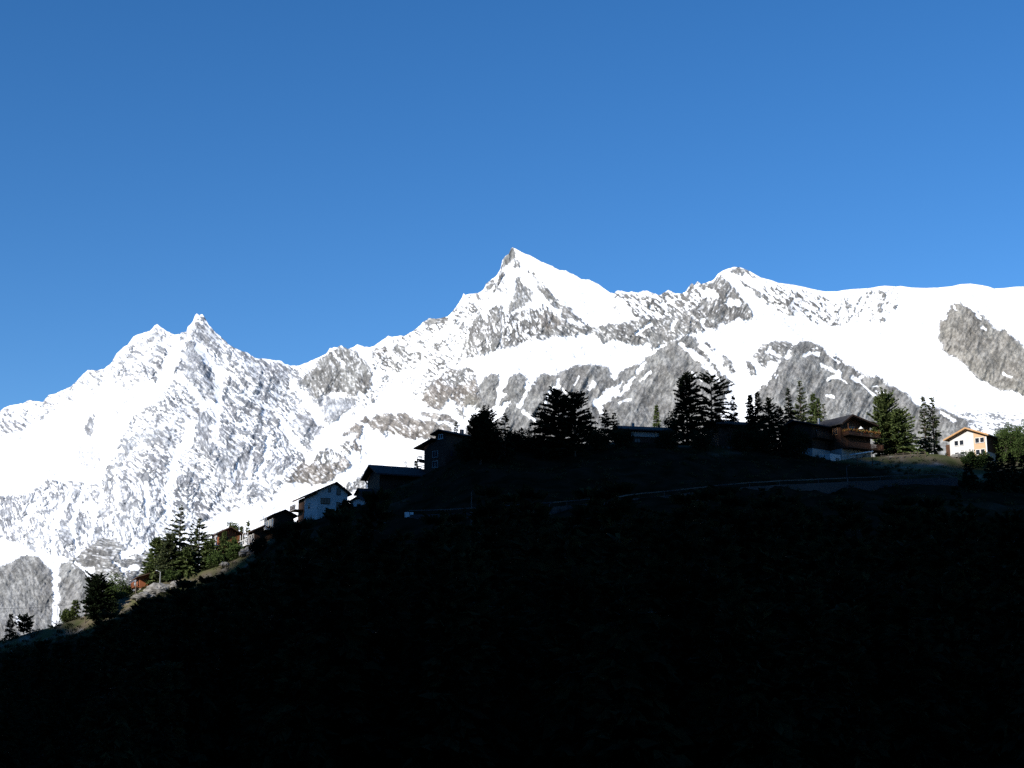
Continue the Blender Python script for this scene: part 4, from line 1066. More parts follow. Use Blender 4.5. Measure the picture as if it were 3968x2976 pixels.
class House:
    """local frame: near corner at the origin, +X along the face that recedes to the right (y = 0),
    +Y along the face that recedes to the left (x = 0)"""
    def __init__(self, name, label, corner, phi, cat='house', group=None):
        self.o = empty(name, corner, R(phi), label, cat, group)
        self.phi = R(phi)

    def wall(self, x0, x1, y0, y1, z0, z1, mat, gable=None, rise=0.0, apex=0.5, name='wall'):
        """box wall; gable 'X' = gable ends on the faces along X (y const), 'Y' = on the faces along Y (x const)"""
        mb = MB()
        if not gable:
            mb.box(x0, x1, y0, y1, z0, z1)
        elif gable == 'X':
            xm = x0 + (x1 - x0) * apex
            pr = lambda y: [(x0, y, z0), (x1, y, z0), (x1, y, z1), (xm, y, z1 + rise), (x0, y, z1)]
            mb.add(pr(y0) + pr(y1), [(0, 1, 2, 3, 4), (9, 8, 7, 6, 5)] + [(i, i + 5, (i + 1) % 5 + 5, (i + 1) % 5) for i in range(5)])
        else:
            ym = y0 + (y1 - y0) * apex
            pr = lambda x: [(x, y0, z0), (x, y1, z0), (x, y1, z1), (x, ym, z1 + rise), (x, y0, z1)]
            mb.add(pr(x0) + pr(x1), [(0, 1, 2, 3, 4), (9, 8, 7, 6, 5)] + [(i, i + 5, (i + 1) % 5 + 5, (i + 1) % 5) for i in range(5)])
        return mb.build(name, mat, self.o)

    def roof(self, x0, x1, y0, y1, z1, rise, gable, mat, oe=0.9, og=0.8, th=0.28, apex=0.5, soffit=None):
        """two sloping slabs lying 2 cm above the wall top"""
        mb = MB()
        g = 0.02
        if gable == 'X':
            xm = x0 + (x1 - x0) * apex
            sl, sr = rise / (xm - x0), rise / (x1 - xm)
            for (xe, s, sg) in ((x0 - oe, sl, -1), (x1 + oe, sr, 1)):
                ze = z1 - oe * s + g
                zr = z1 + rise + g
                a, b = y0 - og, y1 + og
                lo = [(xe, a, ze), (xm, a, zr), (xm, b, zr), (xe, b, ze)]
                mb.hexa(lo, [(p[0], p[1], p[2] + th) for p in lo])
        else:
            ym = y0 + (y1 - y0) * apex
            sl, sr = rise / (ym - y0), rise / (y1 - ym)
            for (ye, s, sg) in ((y0 - oe, sl, -1), (y1 + oe, sr, 1)):
                ze = z1 - oe * s + g
                zr = z1 + rise + g
                a, b = x0 - og, x1 + og
                lo = [(a, ye, ze), (a, ym, zr), (b, ym, zr), (b, ye, ze)]
                mb.hexa(lo, [(p[0], p[1], p[2] + th) for p in lo])
        r = mb.build('roof', mat, self.o)
        if soffit:
            if gable == 'Y':
                for (ye, s) in ((y0 - oe, sl), (y1 + oe, sr)):
                    ze, zr = z1 - oe * s + g, z1 + rise + g
                    for (a, b) in ((x0 - og - 0.04, x0 - og + 0.10), (x1 + og - 0.10, x1 + og + 0.04)):
                        lo = [(a, ye, ze - 0.12), (a, ym, zr - 0.12), (b, ym, zr - 0.12), (b, ye, ze - 0.12)]
                        MB().hexa(lo, [(p[0], p[1], p[2] + th + 0.08) for p in lo]).build('bargeboard', soffit, r)
            else:
                for (xe, s) in ((x0 - oe, sl), (x1 + oe, sr)):
                    ze, zr = z1 - oe * s + g, z1 + rise + g
                    for (a, b) in ((y0 - og - 0.04, y0 - og + 0.10), (y1 + og - 0.10, y1 + og + 0.04)):
                        lo = [(xe, a, ze - 0.12), (xm, a, zr - 0.12), (xm, b, zr - 0.12), (xe, b, ze - 0.12)]
                        MB().hexa(lo, [(p[0], p[1], p[2] + th + 0.08) for p in lo]).build('bargeboard', soffit, r)
        return r

    def flat_roof(self, x0, x1, y0, y1, z, th, mat, ov=0.8):
        return MB().box(x0 - ov, x1 + ov, y0 - ov, y1 + ov, z + 0.02, z + 0.02 + th).build('roof', mat, self.o)

    def window(self, face, u, z, w, h, plane=0.0, frame='white_paint', n=1, shutter=None):
        """face 'X': wall along X at y = plane, looking to -Y; face 'Y': wall along Y at x = plane, looking to -X; u = centre"""
        f, d, p = 0.09, 0.06, plane - 0.03
        mb = MB()

        def bx(m, ua, ub, za, zb, da, db):
            if face == 'X':
                m.box(ua, ub, da, db, za, zb)
            else:
                m.box(da, db, ua, ub, za, zb)
        u0, u1, z0, z1 = u - w / 2, u + w / 2, z - h / 2, z + h / 2
        bx(mb, u0 - f, u1 + f, z1, z1 + f, p - d, p + 0.02)
        bx(mb, u0 - f, u1 + f, z0 - f, z0, p - d - 0.05, p + 0.02)
        bx(mb, u0 - f, u0, z0, z1, p - d, p + 0.02)
        bx(mb, u1, u1 + f, z0, z1, p - d, p + 0.02)
        for k in range(1, n):
            c = u0 + w * k / n
            bx(mb, c - 0.05, c + 0.05, z0, z1, p - d, p + 0.02)
        wo_ = mb.build('window', frame, self.o)
        g = MB()
        bx(g, u0, u1, z0, z1, p - 0.02, p + 0.01)
        g.build('pane', 'glass', wo_)
        if shutter:
            sh = MB()
            bx(sh, u0 - f - w * 0.45, u0 - f - 0.03, z0, z1, p - 0.05, p + 0.01)
            bx(sh, u1 + f + 0.03, u1 + f + w * 0.45, z0, z1, p - 0.05, p + 0.01)
            sh.build('shutter', shutter, wo_)
        return wo_

    def balcony(self, x0, x1, y0, y1, z, rail='brown_wood', floor='dark_wood', h=1.0, step=0.9, sides='XY', solid=True, flowers=False, posts=0.09):
        """slab with a railing along its outer faces (y0 side = 'X', x0 side = 'Y', x1 side = 'E')"""
        b = MB().box(x0, x1, y0, y1, z - 0.18, z).build('balcony', floor, self.o)
        mb = MB()
        runs = []
        if 'X' in sides: runs.append(((x0, y0), (x1, y0)))
        if 'Y' in sides: runs.append(((x0, y0), (x0, y1)))
        if 'E' in sides: runs.append(((x1, y0), (x1, y1)))
        for (ax, ay), (bx_, by_) in runs:
            L = math.hypot(bx_ - ax, by_ - ay)
            n = max(1, int(L / step))
            mb.bar((ax, ay, z + h), (bx_, by_, z + h), 0.12)
            mb.bar((ax, ay, z + 0.12), (bx_, by_, z + 0.12), 0.09)
            for k in range(n + 1):
                f = k / n
                mb.bar((ax + (bx_ - ax) * f, ay + (by_ - ay) * f, z + 0.002), (ax + (bx_ - ax) * f, ay + (by_ - ay) * f, z + h), posts)
            if solid:
                dx_, dy_ = (bx_ - ax) / L * 0.05, (by_ - ay) / L * 0.05
                for zz in (0.30, 0.52, 0.74):
                    mb.bar((ax + dx_, ay + dy_, z + zz), (bx_ - dx_, by_ - dy_, z + zz), 0.13)
        mb.build('railing', rail, b)
        if flowers:
            rng = np.random.RandomState(3)
            for (ax, ay), (bx_, by_) in runs:
                L = math.hypot(bx_ - ax, by_ - ay)
                n = int(L * 60)
                f = rng.rand(n, 1)
                P = (np.array([[ax, ay, z + h - 0.05]]) + f * np.array([[bx_ - ax, by_ - ay, 0]]) + rng.normal(size=(n, 3)) * [0.14, 0.14, 0.13] - [0.06, 0.06, 0.02])
                V, Q = kites(P, rng.normal(size=(len(P), 3)), np.full(len(P), 0.22), np.full(len(P), 0.09), rng)
                link('balcony_flowers', quads_mesh('balcony_flowers', V, Q, M['flower'], False), b)  # loose red flowers along the balcony rail
        return b

    def part(self, name, mat, mb, parent=None):
        return mb.build(name, mat, parent or self.o)


def corner(px, py, Y):
    return at(px, py, Y)


GRH = 'alpine houses along the hill crest'


def house_white_timber():
    H = House('chalet', 'sunlit white gabled house with orange timber half and tan roof at the right', corner(3826, 1772, YC + 4), 48, 'house', GRH)
    W, L, hz = 8.6, 9.0, 5.1
    H.wall(0, L, 0, W, -1.5, hz, 'white_render', 'Y', 1.75)
    t = 0.05
    MBm = MB().add([(-t, 0.0, -0.6), (-t, 2.9, -0.6), (-t, 2.9, hz + 1.75 * 2.9 / (W / 2) - 0.06), (-t, 0.0, hz - 0.03),
                    (-0.002, 0.0, -0.6), (-0.002, 2.9, -0.6), (-0.002, 2.9, hz + 1.75 * 2.9 / (W / 2) - 0.06), (-0.002, 0.0, hz - 0.03)],
                   [(0, 1, 2, 3), (7, 6, 5, 4), (0, 4, 5, 1), (1, 5, 6, 2), (2, 6, 7, 3), (3, 7, 4, 0)])
    H.part('timber_cladding', 'honey_wood', MBm)
    H.part('corner_post', 'white_paint', MB().box(-0.09, 0.14, -0.09, 0.14, -0.6, hz - 0.05))
    H.part('side_cladding', 'brown_wood', MB().box(0.2, L, -0.06, -0.004, 1.3, hz - 0.02))
    H.part('plinth', 'grey_render', MB().box(0.2, L, -0.07, -0.005, -1.5, 1.28))
    H.roof(0, L, 0, W, hz, 1.75, 'Y', 'tan_tile', 1.0, 1.0, 0.22, soffit='eave_wood')
    for z in (1.35, 3.95):
        for u in (0.95, 1.0 + 1.25):
            H.window('Y', u - 0.05 if u < 1 else u - 0.2, z, 0.88, 1.05, -t, 'white_paint')
        for u in (5.75, 7.0):
            H.window('Y', u, z - 0.05, 0.88, 1.05, 0, 'white_paint')
    H.part('balcony_box', 'brown_wood', MB().box(0.5, 4.5, W + 0.02, W + 1.2, 1.2, 3.9))


def house_balcony_chalet():
    H = House('chalet', 'dark timber chalet with wide gable and flowered corner balcony', corner(3262, 1790, YC - 2), 30, 'house', GRH)
    W, L, hz = 8.5, 8.0, 8.6
    H.wall(0, W, 0, L, -2.0, 2.9, 'grey_render', name='plinth')
    H.wall(0.02, W - 0.02, 0.02, L - 0.02, 2.9, hz, 'brown_wood', 'X', 1.5, 0.25)
    H.roof(0, W, 0, L, hz, 1.5, 'X', 'slate', 0.9, 1.8, 0.25, 0.25, soffit='dark_wood')
    H.window('Y', 1.6, 7.1, 1.3, 1.9, 0.0, 'eave_wood', 2)
    H.window('Y', 4.5, 7.1, 1.0, 1.2, 0.0, 'eave_wood', 2)
    H.window('X', 3.2, 7.2, 1.6, 1.6, 0.0, 'eave_wood', 2)
    H.window('X', 6.0, 7.2, 1.0, 1.6, 0.0, 'eave_wood', 1)
    H.balcony(0.6, W + 1.2, -1.9, -0.02, 5.9, 'brown_wood', 'dark_wood', sides='XYE', flowers=True)
    H.balcony(0.2, W + 1.6, -2.2, -0.02, 3.1, 'brown_wood', 'dark_wood', sides='XYE')
    H.part('corner_post', 'brown_wood', MB().box(0.62, 0.8, -1.85, -1.67, 6.95, 8.2))
    H.part('corner_post', 'brown_wood', MB().box(W + 0.9, W + 1.08, -1.85, -1.67, 6.95, 7.6))
    p = House('parasol', 'small white parasol standing on the flowered balcony', H.o.matrix_world @ Vector((0, 0, 0)), 0, 'parasol')
    c = np.array(corner(3382, 1665, YC - 2.0))
    p.o.location = (H.o.location.x + 4.9 * math.cos(H.phi) + 1.1 * math.sin(H.phi), H.o.location.y + 4.9 * math.sin(H.phi) - 1.1 * math.cos(H.phi), H.o.location.z + 5.905)
    cone = MB()
    n = 8
    V = [(0, 0, 2.15)] + [(0.55 * math.cos(6.283 * k / n), 0.55 * math.sin(6.283 * k / n), 1.55) for k in range(n)] + [(0, 0, 2.08)] + [(0.53 * math.cos(6.283 * k / n), 0.53 * math.sin(6.283 * k / n), 1.5) for k in range(n)]
    cone.add(V, [(0, 1 + k, 1 + (k + 1) % n) for k in range(n)] + [(n + 1, n + 2 + (k + 1) % n, n + 2 + k) for k in range(n)] + [(1 + k, n + 2 + k, n + 2 + (k + 1) % n, 1 + (k + 1) % n) for k in range(n)])
    p.part('canopy', 'white_paint', cone)
    p.part('pole', 'metal', MB().bar((0, 0, 0), (0, 0, 2.1), 0.05))
    # white canopy at the foot of the chalet
    q = House('canopy_roof', 'pale sloping canopy at the foot of the flowered balcony chalet', corner(3362, 1768, YC - 7), 28, 'canopy')
    q.part('roof_sheet', 'white_paint', MB().hexa([(-3.0, 0, 0.2), (1.6, 0, 1.1), (1.6, 2.2, 1.2), (-3.0, 2.2, 0.3)], [(-3.0, 0, 0.42), (1.6, 0, 1.32), (1.6, 2.2, 1.42), (-3.0, 2.2, 0.52)]))
    q.part('post', 'brown_wood', MB().bar((-2.7, 0.2, -2.6), (-2.7, 0.2, 0.25), 0.14))
    q.part('post', 'brown_wood', MB().bar((1.4, 0.2, -2.6), (1.4, 0.2, 1.04), 0.14))


def house_dark_chalet():
    H = House('chalet', 'dark shaded chalet with low roof and shiny metal chimney', corner(3150, 1790, YC - 3), 40, 'house', GRH)
    W, L, hz = 7.5, 8.5, 8.2
    H.wall(0, W, 0, L, -2.0, 3.0, 'grey_render', name='plinth')
    H.wall(0.02, W - 0.02, 0.02, L - 0.02, 3.0, hz, 'dark_wood', 'Y', 1.2)
    r = H.roof(0, W, 0, L, hz, 1.2, 'Y', 'slate', 1.0, 1.0, 0.25)
    H.part('chimney', 'metal', MB().box(4.6, 4.95, 1.6, 1.95, hz + 0.2, hz + 2.1), r)
    H.balcony(-0.2, W, -1.5, -0.02, 5.4, 'brown_wood', 'dark_wood', sides='XYE')
    H.window('X', 2.0, 6.6, 1.2, 1.4, 0.0, 'brown_wood', 2)
    H.window('X', 5.0, 6.6, 1.2, 1.4, 0.0, 'brown_wood', 2)
    H.window('Y', 4.0, 6.6, 1.2, 1.4, 0.0, 'brown_wood', 2)
    H.part('base_wall', 'white_render', MB().box(1.6, 5.2, -3.4, -0.03, -2.2, 1.6))
    H.window('X', 4.0, 0.3, 0.9, 0.8, -3.4, 'dark_wood')


def house_long():
    H = House('long_house', 'long dark house with flat sloping roof line and small chimney', corner(2418, 1716, YC + 1), 12, 'house', GRH)
    L = 11.0
    H.wall(0, L, 0, 7, -2, 3.0, 'dark_wood')
    r = H.roof(0, L, 0, 7, 3.0, 1.1, 'Y', 'slate', 1.0, 1.2, 0.3)
    H.part('chimney', 'grey_render', MB().box(2.9, 3.4, 3.2, 3.7, 3.9, 5.1), r)
    H.part('fascia', 'grey_render', MB().box(1.6, 8.0, -0.10, -0.01, 1.5, 2.5))
    H.window('X', 3.0, 0.4, 1.2, 1.2, 0.0, 'dark_wood', 2)
    H.window('X', 8.6, 0.6, 1.2, 1.2, 0.0, 'dark_wood', 2)


def house_middle_dark():
    H = House('chalet', 'black looking chalet under the tall open pine, blue glinting window', corner(2786, 1722, YC + 1), 15, 'house', GRH)
    L = 9.0
    H.wall(0, L, 0, 7, -2, 4.6, 'dark_wood')
    H.roof(0, L, 0, 7, 4.6, 1.0, 'Y', 'slate', 0.9, 0.9, 0.3)
    H.window('X', 3.2, 1.4, 1.6, 1.3, 0.0, 'dark_wood', 2)
    H.window('X', 6.6, 1.4, 1.0, 1.3, 0.0, 'dark_wood', 1)


def house_tall_block():
    H = House('apartment_block', 'tall dark apartment block with stepped roofs and side balconies', corner(1726, 1842, YC - 3), 48, 'building', GRH)
    W, L = 9.0, 6.5          # W along X (right), L along Y (left)
    H.wall(0, W, 0, L, -2.5, 7.6, 'dark_wood')
    H.wall(0.3, W, 0.02, 3.4, 7.62, 9.4, 'dark_wood', name='upper_storey')
    MBr = MB().hexa([(-0.8, 3.45, 8.2), (W, 3.45, 8.2), (W, L + 2.6, 6.6), (-0.8, L + 2.6, 6.6)], [(-0.8, 3.45, 8.45), (W, 3.45, 8.45), (W, L + 2.6, 6.85), (-0.8, L + 2.6, 6.85)])
    H.part('lower_roof', 'slate', MBr)
    r = H.roof(0.3, W, 0.0, 3.4, 9.4, 0.55, 'Y', 'slate', 0.9, 0.9, 0.22)
    H.part('chimney', 'dark_metal', MB().box(6.2, 6.9, 1.2, 1.9, 9.8, 11.0), r)
    for z in (4.9, 2.7, 0.6):
        H.window('Y', 3.1, z, 1.5, 1.3, 0.0, 'grey_render', 2)
        H.window('X', 1.8, z, 0.8, 1.2, 0.0, 'dark_wood', 1)
        H.window('X', 5.6, z, 1.4, 1.2, 0.0, 'dark_wood', 2)
    H.window('Y', 1.8, 8.6, 1.2, 0.9, 0.3, 'white_paint', 2)
    for z in (4.0, 1.9):
        H.balcony(0.3, 4.5, L + 0.02, L + 2.4, z, 'dark_wood', 'dark_wood', sides='Y', solid=False, step=1.1)
        b = H.o.children[-1]
        H.part('railing', 'dark_wood', MB().bar((0.3, L + 2.4, z + 1.0), (4.5, L + 2.4, z + 1.0), 0.12).bar((0.3, L + 2.4, z + 0.4), (4.5, L + 2.4, z + 0.4), 0.4), b)


def house_big_dark():
    H = House('barn_house', 'big black roofed barn like house with curved eave, left of the tall block', corner(1470, 1925, YC - 4), 24, 'house', GRH)
    W, L, hz = 9.6, 8.0, 5.2
    H.wall(0, W, 0, L, -3, hz, 'dark_wood', 'Y', 1.9)
    H.roof(0, W, 0, L, hz, 1.9, 'Y', 'slate', 1.3, 1.2, 0.3)
    H.part('eave_bracket', 'dark_wood', MB().bar((-0.1, L, hz - 1.4), (-0.1, L + 1.2, hz - 0.55), 0.25))
    H.window('X', 4.0, 2.2, 1.2, 1.2, 0.0, 'dark_wood', 2)
    H.window('X', 7.0, 2.2, 1.2, 1.2, 0.0, 'dark_wood', 2)
    q = House('annex', 'small white gabled annex between the white house and the barn like house', corner(1412, 1980, YC - 8), 62, 'house', GRH)
    q.wall(0, 4.0, 0, 3.3, -1.5, 2.2, 'white_render', 'Y', 0.75)
    q.roof(0, 4.0, 0, 3.3, 2.2, 0.75, 'Y', 'slate', 0.5, 0.5, 0.2)
    q.window('Y', 1.3, 0.9, 0.6, 1.0, 0.0, 'dark_wood')
    k = House('shed', 'dark low roofed shed joining the annex to the barn like house', corner(1404, 1935, YC - 2), 30, 'shed')
    k.wall(0, 3.6, 0, 3.0, -2.5, 1.5, 'dark_wood', 'Y', 0.9)
    k.roof(0, 3.6, 0, 3.0, 1.5, 0.9, 'Y', 'slate', 0.6, 0.5, 0.22)


def house_white():
    H = House('white_house', 'large white rendered house in shade with dark gabled roof', corner(1229, 1976, YC - 7), 24, 'house', GRH)
    W, L, hz = 6.6, 9.5, 4.0
    H.wall(0, W, 0, L, -3, hz, 'white_render', 'X', 1.9, 0.6)
    H.roof(0, W, 0, L + 6.0, hz, 1.9, 'X', 'brown_tile', 0.8, 0.7, 0.25, 0.6, soffit='dark_wood')
    H.part('timber_wing', 'dark_wood', MB().box(0.25, W - 0.3, L + 0.02, L + 5.6, -3, hz - 0.05))
    H.window('X', 4.6, 4.1, 0.7, 1.2, 0.0, 'dark_wood')
    H.window('X', 4.6, 1.2, 0.7, 1.2, 0.0, 'dark_wood')
    H.window('X', 1.75, 2.0, 1.9, 1.05, 0.0, 'dark_wood', 3)
    H.window('X', 2.6, 4.4, 0.35, 0.8, 0.0, 'dark_wood')
    H.window('Y', 6.0, 1.6, 1.0, 0.9, 0.0, 'dark_wood')
    H.balcony(-1.6, 0.2, L + 1.5, L + 5.6, 1.4, 'dark_wood', 'dark_wood', sides='Y')
    H.part('terrace', 'concrete', MB().box(-0.6, W + 0.8, -1.2, L + 6, -5.0, -3.02))


def house_row(name, label, c, phi, W, L, hz, rise, wallm, roofm, balc=None, posts=True):
    H = House(name, label, c, phi, 'house', GRH)
    H.wall(0, W, 0, L, -2.5, hz, wallm, 'X', rise, 0.5)
    H.roof(0, W, 0, L, hz, rise, 'X', roofm, 0.8, 1.0, 0.2)
    return H


def houses_left():
    H = house_row('chalet', 'upper row chalet with white posted front and white edged terrace', corner(1062, 2048, YC - 1), 22, 4.2, 10.0, 3.0, 0.9, 'dark_wood', 'slate')
    H.balcony(-1.7, -0.02, 0.5, 10.6, 0.0, 'white_paint', 'white_paint', 0.95, 1.25, 'Y', False)
    for k in range(6):
        H.part('post', 'white_paint', MB().bar((-1.55, 1.0 + 1.75 * k, 0.0), (-1.55, 1.0 + 1.75 * k, 2.5), 0.14))
    for k in range(4):
        H.window('Y', 1.6 + 2.2 * k, 1.4, 1.2, 1.7, 0.0, 'white_paint')
    H = house_row('chalet', 'lower row chalet with brown roof and white posted balcony', corner(985, 2112, YC + 0), 24, 3.8, 6.6, 3.2, 0.9, 'dark_wood', 'brown_tile')
    H.balcony(-1.5, -0.02, 0.0, 7.6, 0.2, 'white_paint', 'white_paint', 1.1, 1.2, 'XY', False)
    for k in range(4):
        H.part('post', 'white_paint', MB().bar((-1.4, 0.3 + 2.1 * k, 0.2), (-1.4, 0.3 + 2.1 * k, 2.7), 0.13))
    for k in range(3):
        H.window('Y', 1.2 + 2.1 * k, 1.5, 1.3, 1.8, 0.0, 'white_paint')
    H = house_row('chalet', 'rusty roofed chalet with tall white posts half hidden by the sunlit clump', corner(848, 2118, YC + 8), 25, 4.6, 6.5, 3.0, 1.2, 'red_wood', 'brown_tile')
    for k in range(4):
        H.part('post', 'white_paint', MB().bar((-0.5, 0.2 + 1.0 * k, -1.0), (-0.5, 0.2 + 1.0 * k, 3.2), 0.16))
    H.balcony(-1.0, -0.02, 0.0, 6.6, 0.4, 'white_paint', 'white_paint', 1.0, 1.3, 'Y', False)
    H = house_row('chalet', 'sunlit red brown chalet with white corner pillar beside the lower lamp', corner(540, 2288, YC + 2), 20, 6.0, 7.0, 2.9, 1.0, 'red_wood', 'brown_tile')
    H.part('pillar', 'white_paint', MB().box(-1.5, -1.2, 5.6, 5.9, -2.5, 2.6))
    H.part('base_wall', 'cream_render', MB().box(-0.04, 6.04, -0.06, 7.0, -2.5, 0.4))
    H.balcony(-1.2, -0.02, 0.2, 6.0, 0.9, 'red_wood', 'red_wood', 0.9, 1.2, 'Y', True)
    H.window('Y', 2.0, 1.9, 1.2, 1.0, 0.0, 'dark_wood', 2)
    H = house_row('hut', 'small orange timber hut glimpsed under the bushy green pine', corner(634, 2262, YC + 5), 25, 3.0, 3.0, 2.2, 0.7, 'red_wood', 'brown_tile')
    H.window('X', 1.5, 1.3, 0.7, 0.7, 0.0, 'dark_wood')


def house_edge():
    H = House('chalet', 'dark eaved chalet corner cut by the right picture edge', corner(3990, 1760, YC + 24), 40, 'house', GRH)
    H.wall(0, 7, 0, 6, -3, 4.0, 'brown_wood', 'Y', 1.4)
    H.roof(0, 7, 0, 6, 4.0, 1.4, 'Y', 'slate', 0.9, 0.9, 0.25)
    H.window('Y', 3.0, 2.2, 1.0, 1.0, 0.0, 'white_paint')


house_white_timber()
house_balcony_chalet()
house_dark_chalet()
house_long()
house_middle_dark()
house_tall_block()
house_big_dark()
house_white()
houses_left()
house_edge()


# ------------------------------------------------------------------ lamps, poles, cable, fence, road, rocks
def street_lamp(base, top_py, label, mat='metal', arm=-1.0, head=True):
    Y = base[1]
    h = at(proj(base)[0], top_py, Y)[2] - base[2]
    o = empty('street_lamp', base, 0, label, 'street lamp', 'street lamps on the hill')
    tv, tq = tubes([((0, 0, -0.3), (0, 0, h), 0.09, 0.06)], 8)
    link('pole', quads_mesh('pole', tv, tq, M[mat]), o)
    MB().bar((0, 0, h - 0.03), (arm, -0.1, h + 0.22), 0.07).build('arm', mat, o)
    if head:
        a = arm * 1.0
        MB().hexa([(a, -0.25, h + 0.16), (a + arm * 0.6, -0.25, h + 0.27), (a + arm * 0.6, 0.1, h + 0.27), (a, 0.1, h + 0.16)],
                  [(a, -0.22, h + 0.30), (a + arm * 0.6, -0.22, h + 0.38), (a + arm * 0.6, 0.07, h + 0.38), (a, 0.07, h + 0.30)]).build('lamp_head', 'metal' if mat == 'metal' else 'dark_metal', o)
    return o


street_lamp(P_(219, 2432), 2352, 'dark lone street lamp on the bare crest at the low left', 'dark_metal', -0.45)
street_lamp(P_(618, 2290), 2216, 'pale street lamp in front of the bushy green pine', 'metal', -0.6)
street_lamp(P_(1826, 2043), 1905, 'tall faint pole lamp standing in the dark slope below the dome shaped tree', 'shaded_metal', 0.3)
street_lamp(P_(2129, 1990), 1953, 'short faint road lamp in the dark slope below the twin pines', 'shaded_metal', 0.5)
street_lamp(P_(3284, 1892), 1808, 'faint road lamp below the flowered balcony chalet', 'shaded_metal', 0.4)


def pole(base, top_py, label, thick=0.11):
    h = at(proj(base)[0], top_py, base[1])[2] - base[2]
    o = empty('wooden_pole', base, 0, label, 'pole')
    tv, tq = tubes([((0, 0, -0.4), (0, 0, h), thick, thick * 0.75)], 8)
    link('shaft', quads_mesh('shaft', tv, tq, M['pole_wood']), o)
    MB().bar((-0.35, 0, h - 0.25), (0.35, 0, h - 0.25), 0.09).build('crossarm', 'pole_wood', o)
    return o


pole(P_(524, 2326), 2262, 'wooden pole in front of the sunlit red brown chalet')
pl = pole(P_(330, 2412), 2330, 'wooden pole half hidden behind the young conifer, holding the cable')
a_, b_ = at(-260, 2345, YC - 20), at(330, 2336, P_(330, 2412)[1])
cab = []
for k in range(24):
    f0, f1 = k / 24, (k + 1) / 24
    q = lambda f: a_ + (b_ - a_) * f - np.array([0, 0, 0.9 * 4 * f * (1 - f)])
    cab.append((q(f0), q(f1), 0.028, 0.028))
tv, tq = tubes(cab, 5)
tag(link('overhead_cable', quads_mesh('overhead_cable', tv, tq, M['dark_metal'])), 'thin dark cable strung across the low left corner', 'cable')


def wire_fence(p0, p1, n, label):
    p0, p1 = np.array(p0), np.array(p1)
    o = empty('wooden_fence', p0, 0, label, 'fence')
    pts_ = []
    for k in range(n):
        q = p0 + (p1 - p0) * k / (n - 1)
        q[2] = gz(q[0], q[1])
        pts_.append(q - p0)
        MB().bar(q - p0 + [0, 0, -0.2], q - p0 + [0, 0, 1.25], 0.13).build('post', 'pole_wood', o)
    mb = MB()
    for s, e in zip(pts_[:-1], pts_[1:]):
        for z in (0.55, 1.05):
            mb.bar(s + [0, -0.1, z], e + [0, -0.1, z], 0.08)
    mb.build('rail', 'pole_wood', o)


wire_fence(P_(3415, 1785), behind(3585, -2), 7, 'wooden rail fence on the grass crest left of the twin spruces')


def hill_strip(pts, width, lift):
    """road surface following the slope"""
    V, Q = [], []
    for x, y in pts:
        p = P_(x, y)
        V += [(p[0], p[1] - width / 2, p[2] + lift), (p[0], p[1] + width / 2, p[2] + lift)]
    return V


def road():
    pts = [(x, np.interp(x, [1500, 1900, 2300, 2700, 3100, 3700], [2022, 2004, 1978, 1925, 1895, 1868])) for x in np.arange(1600, 3760, 60)]
    P3 = []
    for x, y in pts:
        p = P_(x, y)
        P3.append(p)
    P3 = np.array(P3)
    for ax in (1, 2):
        k = np.ones(7) / 7
        P3[:, ax] = np.convolve(np.pad(P3[:, ax], 3, mode='edge'), k, 'valid')
    V, Fc = [], []
    for p in P3:
        V += [(p[0], p[1] - 1.5, p[2] + 0.9), (p[0], p[1] + 2.6, p[2] + 0.9), (p[0], p[1] - 1.5, p[2] - 1.2), (p[0], p[1] + 2.6, p[2] - 1.2)]
    for k in range(len(P3) - 1):
        a, b = 4 * k, 4 * k + 4
        Fc += [(a, b, b + 1, a + 1), (a + 2, a + 3, b + 3, b + 2), (a, a + 2, b + 2, b), (a + 1, b + 1, b + 3, a + 3)]
    me = mesh_from('road', V, Fc, [M['asphalt']])
    tag(link('road', me), kind='structure')
    o = empty('guard_rail', P3[0], 0, 'long faint guard rail along the road across the dark slope', 'guard rail')
    mb, mp_ = MB(), MB()
    for k in range(len(P3) - 1):
        a, b = P3[k] - P3[0], P3[k + 1] - P3[0]
        mb.bar(a + [0, -1.35, 1.65], b + [0, -1.35, 1.65], 0.16)
    mb.build('rail', 'shaded_metal', o)
    for k in range(0, len(P3), 2):
        a = P3[k] - P3[0]
        MB().box(a[0] - 0.06, a[0] + 0.06, a[1] - 1.30, a[1] - 1.18, a[2] + 0.9, a[2] + 1.6).build('post', 'shaded_metal', o)


road()


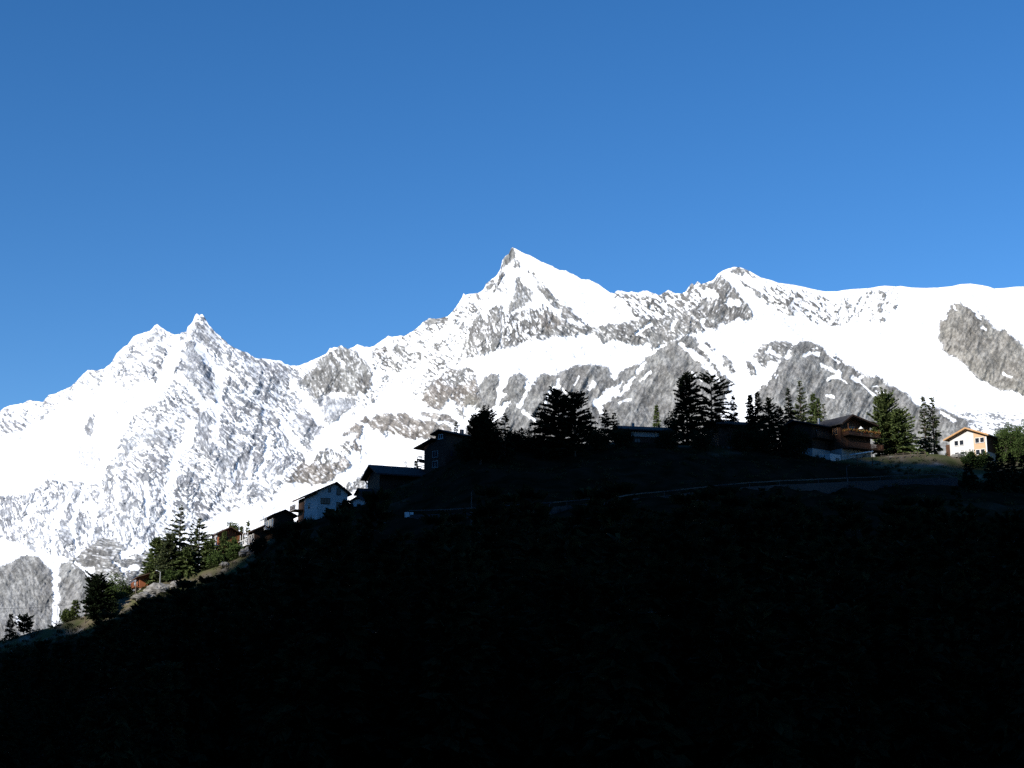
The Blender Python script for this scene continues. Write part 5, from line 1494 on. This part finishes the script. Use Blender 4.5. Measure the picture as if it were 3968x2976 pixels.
def boulder(px, py, w, h, d, seed, label, group=None):
    p = P_(px, py)
    import bmesh
    bm = bmesh.new()
    bmesh.ops.create_icosphere(bm, subdivisions=4, radius=1)
    co = np.array([v.co[:] for v in bm.verts])
    n = 0.22 * fbm(co[:, 0] * 1.4 + seed, co[:, 1] * 1.4 + co[:, 2] * 0.9, 500 + seed, 4, 0.55) + 0.1 * ridged(co[:, 0] * 2.5, co[:, 2] * 2.5 + co[:, 1], 520 + seed, 3)
    for v, q in zip(bm.verts, n):
        v.co = v.co * (1 + q)
        v.co.x *= w; v.co.y *= d; v.co.z *= h
    me = bpy.data.meshes.new('boulder')
    bm.to_mesh(me)
    bm.free()
    me.materials.append(M['stone'])
    o = link('boulder', me)
    o.location = tuple(p + [0, 0, h * 0.25])
    return tag(o, label, 'rock', group)


boulder(612, 2292, 3.2, 1.3, 2.2, 1, 'large grey rock outcrop below the pale street lamp', 'rocks on the sunlit bank')
boulder(565, 2316, 2.6, 0.9, 1.8, 2, 'flat grey rock left of the large outcrop', 'rocks on the sunlit bank')
boulder(682, 2272, 1.4, 0.9, 1.2, 3, 'grey boulder under the tallest sunlit spruce', 'rocks on the sunlit bank')
boulder(726, 2258, 1.1, 0.6, 1.0, 4, 'low boulder right of the one under the tallest spruce', 'rocks on the sunlit bank')
boulder(872, 2190, 1.1, 0.55, 1.0, 5, 'small pale stone on the shade line below the slim green conifer', 'rocks on the sunlit bank')
boulder(958, 2146, 1.7, 1.0, 1.4, 6, 'grey rock under the lower row chalet', 'rocks on the sunlit bank')
boulder(3715, 1772, 1.6, 0.6, 1.2, 7, 'flat rock at the left foot of the white and timber house')

s_ = House('notice_board', 'small pale blue board standing alone in the dark slope', P_(1585, 2012), 10, 'board')
s_.part('board', 'white_paint', MB().box(-0.8, 0.8, -0.05, 0.05, 0.35, 1.4))
s_.part('post', 'metal', MB().box(-0.7, -0.6, 0.06, 0.16, -0.3, 1.35))
s_.part('post', 'metal', MB().box(0.6, 0.7, 0.06, 0.16, -0.3, 1.35))
